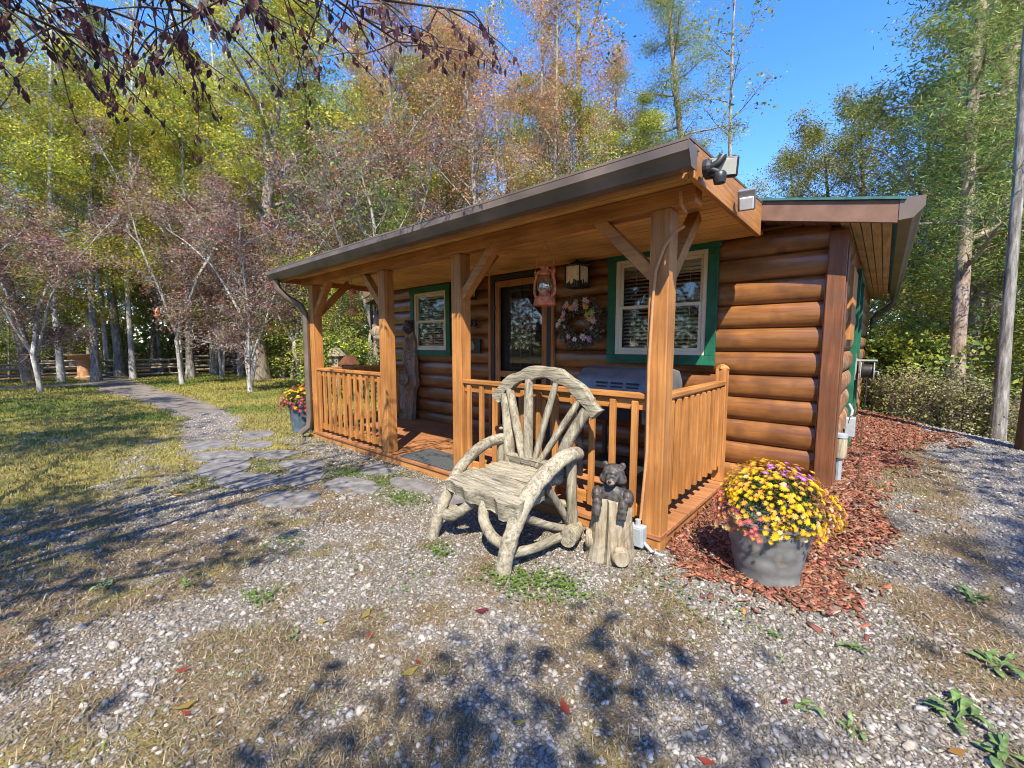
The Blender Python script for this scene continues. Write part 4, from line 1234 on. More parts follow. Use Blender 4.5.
# back
rustic('back_post', [(-2.29, 2.56, .46), (-2.33, 2.60, .70), (-2.42, 2.66, 1.03)], .05, .042, .9, 5, 'gz')
rustic('back_post', [(-1.80, 2.56, .46), (-1.75, 2.60, .70), (-1.61, 2.66, .97)], .066, .058, .7, 6, 'gz')
arch = spline([(-2.52, 2.665, .975), (-2.43, 2.67, 1.09), (-2.27, 2.68, 1.185), (-2.05, 2.685, 1.235), (-1.83, 2.68, 1.195), (-1.66, 2.67, 1.09), (-1.525, 2.665, .945)])
V, F = [], []
rr = random.Random(11)
for i, p in enumerate(arch):
    d = (arch[min(i + 1, len(arch) - 1)] - arch[max(i - 1, 0)]).normalized()
    nrm = Vector((-d.z, 0, d.x))
    h = .048 + .008 * math.sin(i * .9); hy = .035
    for a, b in ((-1, -1), (0, -1.15), (1, -1), (1.05, 0), (1, 1), (0, 1.1), (-1, 1), (-1.05, 0)):
        V.append(p + nrm * (a * h + rr.uniform(-.004, .004)) + Vector((0, b * hy, 0)))
for i in range(len(arch) - 1):
    for k in range(8):
        F.append((i * 8 + k, i * 8 + (k + 1) % 8, i * 8 + 8 + (k + 1) % 8, i * 8 + 8 + k))
F.append(tuple(range(7, -1, -1))); F.append(tuple(range(len(V) - 8, len(V))))
HB().add(V, F).build('back_arch', M['gx'], bevel=.006)
for q, (bx_0, ax_, az_) in enumerate(((-2.12, -2.37, 1.08), (-2.08, -2.16, 1.17), (-2.03, -1.89, 1.155), (-1.99, -1.68, 1.03))):
    rustic('back_spoke', [(bx_0, 2.555, .50), ((bx_0 + ax_) / 2, 2.605, (.5 + az_) / 2), (ax_, 2.66, az_)], .034, .036, .7, 20 + q, 'gz', mid=.12)
# braces
rustic('side_rung', [(-1.735, 1.95, .10), (-1.69, 2.2, .075), (-1.65, 2.54, .085)], .032, .034, 1, 31, 'gy')
rustic('side_rung', [(-1.74, 2.02, .34), (-1.69, 2.28, .20), (-1.65, 2.54, .09)], .030, .026, 1, 32, 'gy')
rustic('side_brace', [(-1.70, 2.30, .46), (-1.665, 2.42, .28), (-1.645, 2.54, .10)], .030, .024, 1, 33, 'gz')
rustic('front_brace', [(-2.40, 1.96, .185), (-2.30, 1.95, .205), (-2.17, 1.99, .30), (-2.10, 2.05, .40)], .042, .036, 1, 34, 'gx')
rustic('front_brace', [(-1.78, 1.97, .13), (-1.90, 1.95, .17), (-2.00, 1.97, .27), (-2.02, 2.03, .40)], .036, .040, 1, 35, 'gz')
rustic('side_rung', [(-2.40, 1.98, .20), (-2.39, 2.25, .17), (-2.37, 2.56, .12)], .035, .035, 1, 36, 'gy')
rustic('rear_rung', [(-2.36, 2.575, .26), (-2.0, 2.57, .24), (-1.66, 2.57, .26)], .030, .030, 1, 37, 'gx')
HB().tube([(-1.595, 2.40, .085), (-1.615, 2.47, .085), (-1.64, 2.58, .09)], [.062, .07, .062], 14, 1, (0, 0, 1), .08, 5).build('log_foot', M['grey_wood'], smooth_=True)
HB().ball((-2.415, 2.60, .74), (.022, .02, .014)).ball((-1.69, 2.585, .80), (.02, .012, .02)).build('knot', M['grey_wood'], smooth_=True)

# ------------------------------------------------------------------ bear carving
t = thing('bear_carving', 'small carved black bear peeking out of a pale wood stump by the porch', 'carving', (-1.33, 2.56, gz(-1.33, 2.5)), math.radians(16))
V, F = [], []
rr = np.random.default_rng(3)
NS, NR = 28, 14
off = rr.uniform(-1, 1, NS) * .010
off[20] = -.03
for j in range(NR + 1):
    z = -.03 + .45 * j / NR
    for k in range(NS):
        a = 2 * math.pi * k / NS
        rad = .128 + .035 * (1 - j / NR) ** 2.2 + off[k] + rr.uniform(-.004, .004)
        rad += .02 * max(0, math.cos(a - 3.5)) * (1 - j / NR)
        V.append((rad * math.cos(a), rad * .92 * math.sin(a), z + (.012 * math.sin(3 * a) + rr.uniform(-.008, .008) if j == NR else 0)))
for j in range(NR):
    for k in range(NS):
        F.append((j * NS + k, j * NS + (k + 1) % NS, (j + 1) * NS + (k + 1) % NS, (j + 1) * NS + k))
F.append(tuple(range(NR * NS, NR * NS + NS)))
MB().add(V, F).build('stump', M['stump'], t)
Mk = lambda x, y, z, az: Matrix.Translation((x, y, z)) @ Matrix.Rotation(az, 4, 'Z') @ Matrix.Rotation(math.radians(90), 4, 'Y')
MB().lathe([(.0, .055), (.05, .055), (.058, .045), (.064, .0)], 14, (0, 0, 0), Mk(.075, -.115, .075, math.radians(-62))).build('branch_stub', M['stump'], t, smooth_=True)
MB().lathe([(.0, .03), (.06, .05), (.07, .04), (.075, -.02)], 14, (0, 0, 0), Mk(-.125, -.03, .12, math.radians(190))).build('branch_stub', M['stump'], t, smooth_=True)
m = MB()
m.ball((0, 0, .44), (.10, .085, .10), 14, 10).ball((0, -.01, .585), (.078, .075, .078), 14, 10)
m.ball((0, -.075, .565), (.040, .045, .034), 10, 8)
m.ball((-.058, .0, .648), (.024, .016, .027), 8, 6).ball((.058, .0, .648), (.024, .016, .027), 8, 6).ball((0, -.055, .612), (.045, .03, .022), 10, 8).ball((-.05, -.02, .56), (.045, .05, .04), 10, 8).ball((.05, -.02, .56), (.045, .05, .04), 10, 8)
for s in (-1, 1):
    m.ball((s * .105, -.03, .44), (.04, .05, .062), 10, 8).ball((s * .085, -.10, .405), (.036, .038, .05), 10, 8)
    m.ball((s * .085, -.125, .37), (.034, .022, .034), 10, 8)
    for q in (-1, 0, 1):
        m.ball((s * .085 + q * .02, -.138, .345), (.010, .012, .026), 8, 6)
o = m.build('bear', M['bear'], t, smooth_=True)
md = o.modifiers.new('fuse', 'REMESH'); md.mode = 'VOXEL'; md.voxel_size = .0065; md.use_smooth_shade = True
MB().ball((0, -.098, .558), (.030, .030, .023), 10, 8).build('muzzle', M['muzzle'], t, smooth_=True)
MB().ball((0, -.127, .570), (.013, .010, .009), 8, 6).build('nose', M['black'], t, smooth_=True)
for s in (-1, 1):
    MB().ball((s * .030, -.077, .604), .0065, 8, 6).build('eye', M['black'], t, smooth_=True)

# ------------------------------------------------------------------ potted chrysanthemums
def potted(name_label, loc, rb, rt, h, mat, dome, flowers, n_small, rough_leaf, seed, fr):
    rng = np.random.default_rng(seed)
    t = thing('potted_chrysanthemum', name_label, 'potted plant', loc)
    prof = [(0, 0), (rb, 0), (rb + .006, .01)]
    for k in range(1, 12):
        u = k / 12
        prof.append((rb + (rt - rb) * u + (.005 if k % 3 == 1 else -.002), h * u))
    prof += [(rt, h - .02), (rt + .012, h - .015), (rt + .014, h + .004), (rt - .008, h + .006), (rt - .02, h - .02)]
    MB().lathe(prof, 36).build('pot', mat, t, smooth_=True)
    MB().lathe([(rt - .021, h - .03), (0, h - .022)], 24, close=False).build('soil', M['soil'], t)
    dr, dz = dome
    n = 2600
    u = rng.random(n); a = rng.uniform(0, 6.28, n)
    zz = np.sqrt(rng.random(n)); 
    ph = np.arcsin(rng.uniform(-.12, 1, n)); q = rng.uniform(.55, .97, n)
    P = np.stack([dr * q * np.cos(ph) * np.cos(a), dr * q * np.cos(ph) * np.sin(a), h + .02 + dz * q * np.sin(ph)], -1)
    link('foliage', leaf_mesh('foliage', P, rng.uniform(.016, .034, n), np.array([.05, .10, .022]) * rng.uniform(.5, 1.5, (n, 1)), M['leaf']), t)
    pts = []
    k = 0
    while len(pts) < n_small and k < 40000:
        k += 1
        aa = rng.uniform(0, 6.28); s = rng.uniform(-.22, 1)
        c = math.sqrt(max(0, 1 - s * s))
        bump = 1 + .12 * math.sin(3 * aa + 1) * c + .09 * math.sin(7 * aa + 5 * s) + rng.uniform(-.04, .05)
        p = np.array([dr * c * math.cos(aa) * bump, dr * c * math.sin(aa) * bump, h + .02 + dz * s * bump])
        if all(np.sum((p - o) ** 2) > (fr * 1.05) ** 2 for o in pts): pts.append(p)
    pts = np.array(pts)
    # nearest to the photo's viewpoint first: those become parts of their own
    vp = np.array([0 - loc[0], 0 - loc[1], 1.45 - loc[2]])
    order = np.argsort(np.linalg.norm(pts - vp, axis=1))
    protos = [[flower_data('flower_head', fr * s, 11, c, m_, seed + i, cup=cu) for i, (s, cu) in enumerate(((1.0, .25), (.85, .5), (.7, .8)))] for c, m_ in flowers]
    raw = [[flower_mesh(fr * s, 11, c, m_, seed + i, cup=cu) for i, (s, cu) in enumerate(((1.0, .25), (.85, .5), (.7, .8)))] for c, m_ in flowers]
    BV, BF, BC, nb_ = [], [], [], 0
    for rank, i in enumerate(order):
        p = pts[i]
        nrm = Vector((p[0] / dr, p[1] / dr, max((p[2] - h) / dz, -.05) + .25)) + Vector(rng.normal(0, .22, 3))
        rot = nrm.to_track_quat('Z', 'Y').to_matrix()
        ci = rough_leaf(p, rng); si = rng.integers(0, 3)
        if rank < 100:
            f = link('flower_head', protos[ci][si], t, p)
            f.rotation_euler = rot.to_euler()
        else:
            v, ff, cc = raw[ci][si]
            BV.append(v @ np.array(rot).T + p); BF.append(ff + nb_); BC.append(cc * rng.uniform(.85, 1.1)); nb_ += len(v)
    if BV:
        o = link('flower_heads', np_mesh('flower_heads', np.concatenate(BV), np.concatenate(BF), M['petal'], np.concatenate(BC)), t)
        o['kind'] = 'stuff'
    return t
YEL = ((.74, .45, .014), (.62, .35, .01)); GLD = ((.72, .36, .05), (.55, .28, .03)); PNK = ((.55, .13, .13), (.60, .30, .10)); PUR = ((.46, .16, .48), (.5, .4, .1)); PALE = ((.75, .55, .25), (.6, .35, .05))
def pick_main(p, rng):
    q = rng.random()
    if p[0] + .6 * p[1] < -.17 and p[2] < .53 and q < .7: return 2
    if p[2] > .58 and -.05 < p[0] < .2 and p[1] > -.12 and q < .35: return 3
    if p[0] < -.2 and q < .25: return 3 if q < .1 else 4
    return 0 if q < .66 else (1 if q < .95 else 4)
PX_, PY_ = -.475, 2.98
potted('large grey pot of yellow, rust and purple chrysanthemums in the red mulch', (PX_, PY_, gz(PX_, PY_) - .015), .17, .245, .41, M['pot'], (.305, .285), [YEL, GLD, PNK, PUR, PALE], 650, pick_main, 5, .0215)
RED = ((.30, .03, .06), (.4, .2, .05)); MAG = ((.36, .07, .14), (.4, .2, .08))
def pick_red(p, rng):
    q = rng.random()
    if p[2] > .66 and p[0] > -.05: return 2 if q < .7 else 0
    return 0 if q < .45 else (1 if q < .9 else 2)
potted('blue-grey pot of crimson and yellow chrysanthemums at the far porch corner', (-7.28, 2.92, gz(-7.28, 2.92) - .01), .155, .21, .46, M['pot2'], (.30, .30), [RED, MAG, YEL], 230, pick_red, 15, .036)

# ------------------------------------------------------------------ right side of the cabin
t = thing('utility_box', 'grey electric meter box on the right side wall of the cabin', 'utility box', (-.28, 6.2, .36))
t.scale = (.9, .8, .8)
MB().box(0, .10, -.10, .10, .05, .32).build('box_body', M['box'], t, bevel=.01)
MB().tube([(.05, 0, .32), (.06, .02, .42), (.02, .1, .5)], .016, 8).build('conduit', M['box'], t, smooth_=True)
t = thing('hose_bib_cover', 'whitish round faucet cover low on the cabin corner', 'faucet cover', (-.245, 4.84, .42))
t.scale = (.85, .85, .85)
MB().lathe([(0, 0), (.055, 0), (.06, .03), (.06, .20), (.05, .22), (0, .22)], 16, (0.0, 0, 0)).build('cover', M['stump'], t, smooth_=True)
MB().lathe([(0, .22), (.064, .22), (.064, .26), (0, .27)], 16).build('lid', M['box'], t, smooth_=True)
MB().tube([(0, 0, -.36), (0, 0, 0)], .028, 8).build('stand_pipe', M['box'], t)
t = thing('hose_reel', 'wall mounted hose reel with black hose behind the cabin side door', 'hose reel', (-.27, 7.4, 1.10))
t.scale = (.62, .62, .62)
Mr = Matrix.Rotation(math.radians(90), 4, 'Y')
for zz in (.08, .30):
    MB().lathe([(0, 0), (.20, 0), (.21, .01), (.20, .02), (0, .02)], 20, (0, 0, zz), Mr).build('reel_disc', M['box'], t)
MB().lathe([(0, .105), (.15, .105), (.16, .15), (.15, .2), (.16, .25), (.15, .295), (0, .295)], 18, (0, 0, 0), Mr).build('hose', M['black'], t, smooth_=True)
MB().box(0, .36, -.08, .08, .22, .25).box(-.02, .02, -.1, .1, -.2, .27).build('bracket', M['box'], t)
MB().tube([(.32, 0, 0), (.38, .0, 0), (.38, 0, -.06)], .012, 6).build('crank', M['box'], t)
MB().tube([(.2, -.1, -.12), (.21, -.12, -.5), (.2, -.1, -.8)], .012, 6).build('hose_end', M['black'], t, smooth_=True)
t_ = tag(MB().tube([(-.10, 4.85, gz(-.10, 4.85) - .02), (-.10, 4.85, .70), (-.115, 4.85, .80), (-.15, 4.85, .84), (-.19, 4.85, .80), (-.20, 4.85, .74)], .0035, 6).build('shepherd_hook', M['aged_post'], smooth_=True), 'thin rusty shepherd hook stuck in the red mulch by the cabin corner', 'garden hook')
px_, py_ = 1.30, 7.25
t = thing('timber_post', 'dark brown round timber post at the edge of the gravel drive', 'post', (px_, py_, gz(px_, py_)))
MB().tube([(0, 0, -.1), (.005, 0, .6), (.0, .01, 1.4), (.01, .0, 2.3), (.01, .0, 3.4)], [.125, .12, .118, .115, .11], 14, 1, (0, 0, 1), .05, 3).build('post_shaft', M['aged_post'], t, smooth_=True)
MB().lathe([(0, 0), (.115, 0), (.10, .03), (0, .05)], 12, (0.01, 0, 3.4)).build('post_cap', M['aged_post'], t)

# ------------------------------------------------------------------ trees
def tubes_np(branches):
    """branches: list of (points (k,3), radii (k,), sides)"""
    VV, FF, b = [], [], 0
    for P, R, n in branches:
        P = np.asarray(P, float); k = len(P)
        D = np.gradient(P, axis=0); D /= np.linalg.norm(D, axis=1)[:, None] + 1e-9
        ref = np.array([.3, .2, 1.]) if abs(D[0, 2]) < .8 else np.array([1., .1, .2])
        A = np.cross(D, ref); A /= np.linalg.norm(A, axis=1)[:, None] + 1e-9
        B = np.cross(D, A)
        t = 2 * np.pi * np.arange(n) / n
        ring = P[:, None] + (A[:, None] * np.cos(t)[None, :, None] + B[:, None] * np.sin(t)[None, :, None]) * np.asarray(R)[:, None, None]
        VV.append(ring.reshape(-1, 3))
        i = np.arange(k - 1)[:, None] * n; j = np.arange(n)[None]; j2 = (j + 1) % n
        FF.append(np.stack([i + j, i + j2, i + n + j2, i + n + j], -1).reshape(-1, 4) + b)
        b += k * n
    return np.concatenate(VV), np.concatenate(FF)

def path_pts(rng, p, d, L, k, wander, droop):
    P = [np.array(p, float)]
    d = np.array(d, float); d /= np.linalg.norm(d)
    for i in range(k):
        d = d + rng.normal(0, wander, 3) + np.array([0, 0, droop])
        d /= np.linalg.norm(d)
        P.append(P[-1] + d * L / k)
    return np.array(P)

def grow(seed, H, r0, base, spread, limbs, up=.6, leafy=1., leaf=.09, pal=((.1, .16, .03),), var=.35, lean=.03, stems=1, sub=6, twig=4, clump=.22, top=.97, droop=0., shape='round', aspect=.6, twigs_r=.006, wander=.10, flat=None, needles=False):
    """a trunk with limbs, boughs and twigs; leaves in clumps along the twigs"""
    rng = np.random.default_rng(seed)
    br, ends = [], []
    for s in range(stems):
        if stems == 1:
            T = path_pts(rng, (0, 0, -.25), (rng.normal(0, lean), rng.normal(0, lean), 1), H * top, 12, .028, .0)
        else:
            a = 2 * np.pi * (s + rng.uniform(-.2, .2)) / stems
            T = path_pts(rng, (0.0, 0.0, -.2), (0, 0, 1), base, 3, .05, 0)
            T2 = path_pts(rng, T[-1], (.30 * math.cos(a), .30 * math.sin(a), 1), (H - base) * rng.uniform(.8, 1), 9, .10, .02)
            T = np.concatenate([T, T2[1:]])
        k = len(T); u = np.linspace(0, 1, k)
        rs = r0 if stems == 1 else r0 * (.72 if s else 1)
        R = rs * (1 - u) ** .8 + .012 * H / 12
        R[0] *= 1.45; R[1] *= 1.05
        br.append((T, R, 10))
        nl = limbs if stems == 1 else max(4, limbs // stems)
        for i in range(nl):
            f = (i + rng.uniform(.1, .9)) / nl
            h = (base + (H * top - base) * f ** .9) / (H * top)
            h = min(h, .985)
            q = h * (k - 1); i0 = int(q); p = T[i0] + (T[min(i0 + 1, k - 1)] - T[i0]) * (q - i0)
            if shape == 'round': L = spread * (math.sin(math.pi * (.22 + .74 * f)) ** .7) * rng.uniform(.7, 1.15)
            elif shape == 'cone': L = spread * (1.08 - f) * rng.uniform(.7, 1.15)
            else: L = spread * rng.uniform(.6, 1.1) * (1 - .3 * f)
            a = i * 2.4 + rng.uniform(-.5, .5)
            ue = up * rng.uniform(.6, 1.4) + (.5 * f if shape != 'cone' else 0)
            B = path_pts(rng, p, (math.cos(a), math.sin(a), ue), L, 6, wander, droop * .5)
            rb = max(.012, R[i0] * .42 * (L / spread) ** .5)
            br.append((B, rb * np.linspace(1, .25, 7), 6))
            for j in range(sub):
                g = (j + rng.uniform(.3, 1)) / sub
                q2 = g * 6; i1 = min(int(q2), 5)
                pp = B[i1] + (B[i1 + 1] - B[i1]) * (q2 - i1)
                dd = B[i1 + 1] - B[i1]; dd /= np.linalg.norm(dd)
                side = rng.normal(0, 1, 3) * np.array([1, 1, .55])
                S = path_pts(rng, pp, dd * .8 + side * .7 + np.array([0, 0, .15]), L * .42 * rng.uniform(.5, 1.1) * (1.15 - .5 * g), 4, wander * 1.3, droop)
                br.append((S, np.linspace(max(rb * .35, twigs_r * 1.3), twigs_r * .6, 5), 4))
                for w in range(twig):
                    g2 = rng.uniform(.25, 1); i2 = min(int(g2 * 4), 3)
                    p3 = S[i2] + (S[i2 + 1] - S[i2]) * rng.random()
                    d3 = (S[i2 + 1] - S[i2]); d3 = d3 / np.linalg.norm(d3) * .6 + rng.normal(0, .6, 3) + np.array([0, 0, droop * 2])
                    W = path_pts(rng, p3, d3, L * .16 * rng.uniform(.5, 1.3) + .15, 2, .2, droop)
                    br.append((W, np.array([twigs_r * .7, twigs_r * .5, twigs_r * .3]), 3))
                    ends.append((W[1], W[2]))
    tv, tf = tubes_np(br)
    m = max(2, int(round(7 * leafy)))
    E0 = np.array([e[0] for e in ends]); E1 = np.array([e[1] for e in ends])
    n = len(E0)
    keep = rng.random(n) < min(1, leafy * 1.1 + .25)
    E0, E1 = E0[keep], E1[keep]; n = len(E0)
    pal = np.array(pal)
    cc = pal[rng.integers(0, len(pal), n)] * rng.uniform(1 - var, 1 + var, (n, 1))
    if needles:
        m2 = m * 7
        P = np.repeat(E0 + (E1 - E0) * .5, m2, 0) + rng.normal(0, clump * .5, (n * m2, 3)) * np.array([1, 1, .55])
        size = rng.uniform(.7, 1.3, n * m2) * leaf
        lm = ('n', P, size, np.repeat(cc, m2, 0) * rng.uniform(.75, 1.25, (n * m2, 1)))
    else:
        tt = rng.uniform(-.2, 1.15, (n * m, 1))
        P = np.repeat(E0, m, 0) + np.repeat(E1 - E0, m, 0) * tt + rng.normal(0, clump * .5, (n * m, 3)) * np.array([1, 1, .7])
        size = rng.uniform(.65, 1.3, n * m) * leaf
        lm = ('l', P, size, np.repeat(cc, m, 0) * rng.uniform(.78, 1.22, (n * m, 1)))
    return tv, tf, lm

PROTO = {}
def proto(key, barkm, aspect=.6, flat=.6, **k):
    tv, tf, (kind, P, size, c) = grow(**k)
    tm = np_mesh('trunk', tv, tf, M[barkm], None, True)
    cm = leaf_mesh('crown', P, size, c, M['leaf'], aspect=.16 if kind == 'n' else aspect, flat=flat)
    PROTO[key] = (tm, cm)

YG = ((.42, .43, .05), (.31, .37, .05), (.47, .42, .05), (.22, .29, .055), (.50, .38, .055))
GR = ((.15, .23, .05), (.22, .29, .055), (.28, .30, .05), (.12, .19, .045))
OL = ((.15, .19, .045), (.22, .24, .045), (.33, .28, .04), (.10, .16, .045), (.38, .29, .045))
ORG = ((.50, .24, .12), (.55, .28, .13), (.46, .18, .09), (.44, .33, .11), (.52, .28, .13), (.33, .32, .10))
PUR_ = ((.19, .095, .095), (.25, .15, .14), (.30, .23, .19), (.14, .07, .075), (.34, .28, .20), (.32, .11, .08), (.24, .22, .10))
PIN = ((.13, .20, .05), (.19, .26, .06), (.26, .31, .07), (.30, .32, .09))
DK = ((.07, .025, .032), (.045, .018, .025), (.10, .035, .03))

proto('yellow_a', 'bark_grey', seed=1, H=15, r0=.17, base=3.2, spread=3.6, limbs=22, up=.35, leafy=5.0, leaf=0.105, pal=YG, clump=0.44, sub=7, twig=6)
proto('yellow_b', 'bark_brown', seed=2, H=18, r0=.22, base=5.0, spread=4.2, limbs=22, up=.45, leafy=5.0, leaf=0.105, pal=YG, clump=0.44, sub=7, twig=6)
proto('green_a', 'bark_grey', seed=3, H=16, r0=.18, base=3.5, spread=3.8, limbs=24, up=.4, leafy=5.0, leaf=0.105, pal=GR, clump=0.44, sub=7, twig=6)
proto('olive_a', 'bark_brown', seed=4, H=13, r0=.20, base=3.0, spread=3.8, limbs=20, up=.5, leafy=5.0, leaf=0.075, pal=OL, clump=0.34, sub=8, twig=6)
proto('olive_b', 'bark_brown', seed=5, H=15, r0=.20, base=3.5, spread=3.4, limbs=18, up=.5, leafy=4.4, leaf=0.075, pal=OL, clump=0.34, sub=8, twig=6)
proto('orange_a', 'bark_tan', seed=6, H=17, r0=.17, base=4.5, spread=3.4, limbs=24, up=.9, leafy=3.2, leaf=0.085, pal=ORG, clump=0.45, sub=7, twig=5, twigs_r=.010)
proto('orange_b', 'bark_grey', seed=7, H=14, r0=.14, base=3.5, spread=3.0, limbs=22, up=.9, leafy=3.0, leaf=0.085, pal=ORG, clump=0.45, sub=7, twig=5, twigs_r=.010)
proto('purple_a', 'bark_plum', seed=8, H=7.5, r0=0.07, base=1.5, spread=2.1, limbs=24, up=.9, leafy=3.2, leaf=0.075, pal=PUR_, clump=0.34, sub=7, twig=5, stems=4, twigs_r=.008, shape='wide')
proto('purple_b', 'bark_plum', seed=9, H=8.5, r0=0.07, base=1.9, spread=2.2, limbs=24, up=1.1, leafy=3.0, leaf=0.075, pal=PUR_, clump=0.34, sub=7, twig=5, stems=3, twigs_r=.008, shape='wide')
proto('pine_a', 'bark_pine', seed=10, H=25, r0=.23, base=10, spread=3.2, limbs=30, up=.12, leafy=1.2, leaf=0.15, pal=PIN, clump=.5, sub=6, twig=4, needles=True, shape='cone', top=.98, twigs_r=.012, wander=.14)
proto('pine_b', 'bark_pine', seed=11, H=17, r0=.15, base=3.5, spread=2.3, limbs=30, up=.30, leafy=1.3, leaf=0.13, pal=PIN, clump=.45, sub=6, twig=4, needles=True, shape='cone')
proto('bare_a', 'bark_grey', seed=12, H=22, r0=0.12, base=12, spread=2.3, limbs=14, up=.7, leafy=.5, leaf=.16, pal=OL, clump=.5, sub=5, twig=4, twigs_r=.010)
proto('pole', 'bark_plum', seed=24, H=19, r0=.085, base=10, spread=1.9, limbs=12, up=.8, leafy=.7, leaf=.11, pal=YG, clump=.4, sub=5, twig=4, twigs_r=.009)
proto('sapling_a', 'bark_grey', seed=13, H=4.2, r0=.03, base=.6, spread=1.3, limbs=14, up=.35, leafy=4, leaf=0.06, pal=YG, clump=.28, sub=5, twig=4, flat=.35)
proto('sapling_b', 'bark_grey', seed=14, H=5.5, r0=.04, base=.8, spread=1.6, limbs=16, up=.3, leafy=4.4, leaf=0.06, pal=GR, clump=.3, sub=5, twig=4, flat=.35)
proto('sapling_red', 'bark_grey', seed=15, H=3.8, r0=.03, base=.8, spread=1.3, limbs=12, up=.4, leafy=.8, leaf=.12, pal=((.36, .08, .05), (.40, .16, .08), (.28, .20, .06)), clump=.3, sub=5, twig=4, flat=.35)
proto('shrub_a', 'bark_brown', seed=16, H=1.7, r0=.025, base=.10, spread=.95, limbs=16, up=.8, leafy=1.3, leaf=.085, pal=GR + YG[:2], clump=.2, sub=5, twig=4)
proto('shrub_b', 'bark_brown', seed=17, H=1.3, r0=.02, base=.08, spread=.85, limbs=16, up=.7, leafy=.8, leaf=.06, pal=((.36, .30, .17), (.30, .32, .10), (.42, .36, .22), (.26, .27, .08)), clump=.2, sub=5, twig=4)
proto('trunk_big', 'bark_tan', seed=18, H=17, r0=0.33, base=5.5, spread=4.2, limbs=20, up=.5, leafy=5.2, leaf=0.105, pal=YG, clump=0.44, sub=7, twig=6)
proto('shade_a', 'bark_brown', seed=19, H=13, r0=.17, base=5, spread=3.0, limbs=18, up=.6, leafy=.7, leaf=.16, pal=OL, clump=.4, sub=6, twig=4)
proto('shade_b', 'bark_brown', seed=23, H=8, r0=.13, base=2.4, spread=2.5, limbs=16, up=.6, leafy=0.75, leaf=.14, pal=OL, clump=.35, sub=6, twig=4)
proto('dogwood', 'bark_tan', seed=20, H=6.5, r0=.10, base=1.7, spread=2.0, limbs=18, up=.8, leafy=.6, leaf=.09, pal=GR + ((.3, .12, .06),), clump=.3, sub=6, twig=5, stems=3, twigs_r=.007, shape='wide')

def tree(key, x, y, label, cat='tree', group=None, s=1., rz=None, name=None, z=None):
    nm = name or {'pine': 'pine_tree', 'shrub': 'shrub', 'sapl': 'sapling', 'purp': 'plum_tree'}.get(key[:4], 'tree')
    if key.startswith('shrub'): nm = 'shrub'
    t = thing(nm, label, cat, (x, y, gz(x, y) if z is None else z), RNG.uniform(0, 6.28) if rz is None else rz, group)
    t.scale = (s, s, s * RNG.uniform(.94, 1.06))
    tm, cm = PROTO[key]
    link('trunk' if cat != 'shrub' else 'stems', tm, t)
    link('crown' if cat != 'shrub' else 'foliage', cm, t)
    return t

def ang(px):
    """bearing of a column of the photo, as a unit vector on the ground"""
    u = (px - 512) / 420.0
    v = np.array([-.6613 + .7501 * u, .7501 + .6613 * u])
    return v / np.linalg.norm(v)
def at(px, dist):
    v = ang(px) * dist
    return float(v[0]), float(v[1])

# trees one can pick out
tree('purple_a', -19.8, .05, 'purple-leaved lawn tree with a white forked trunk, leftmost on the lawn before the rail fence', s=0.9, rz=2.2)
tree('purple_b', -19.4, 3.55, 'thin white-stemmed plum tree carrying the birdhouse beside the far path', s=0.95, rz=.5)
tree('purple_a', -14.7, 4.35, 'pale slender plum tree on the lawn in front of the thick tan trunk', s=0.85, rz=4.0)
tree('trunk_big', -19.6, 6.2, 'thick tan-barked tree behind the lawn with a bulging trunk', s=1.0, rz=1.0)
tree('dogwood', -11.0, 6.4, 'grey multi-stemmed tree seen through the left porch bay', s=1.05, rz=.2)
tree('purple_b', -21.5, -2.2, 'purple-leaved plum tree at the left edge of the lawn', s=0.9, rz=1.9)
tree('purple_b', -21.8, 5.4, 'thin pale plum tree between the birdhouse tree and thick trunk', s=1.0, rz=3.0)
tree('purple_b', -13.2, 8.6, 'purple-leaved plum tree just left of the porch roof end', s=1.0, rz=5.2)
x, y = at(1006, 8.6)
tree('bare_a', x, y, 'tall tree with a pale grey trunk at the right edge, just beyond the gravel crest', s=1.0, rz=1.0).scale = (.45, .45, 1)
x, y = at(958, 13)
tree('pine_b', x, y, 'grey-trunked conifer standing beyond the gravel crest to the right of the cabin', s=1.05)
x, y = at(690, 24)
tree('pine_a', x, y, 'tall pine with a long bare trunk rising behind the porch roof corner', 'tree', s=1.0, rz=.7)
x, y = at(732, 27)
tree('bare_a', x, y, 'slim white-trunked tree right of the tall pine above the roof', s=1.15, rz=2.0)
x, y = at(580, 24)
tree('bare_a', x, y, 'straight pale-trunked tree above the door end of the porch roof', s=1.2, rz=3.3).scale = (1.6, 1.6, 1.2)
x, y = at(632, 30)
tree('pine_b', x, y, 'bright green young pine left of the tall bare-trunked pine', s=1.12, rz=1.0)
x, y = at(745, 34)
tree('pine_b', x, y, 'low bright green pine top just above the flood lights', s=.80, rz=2.6)
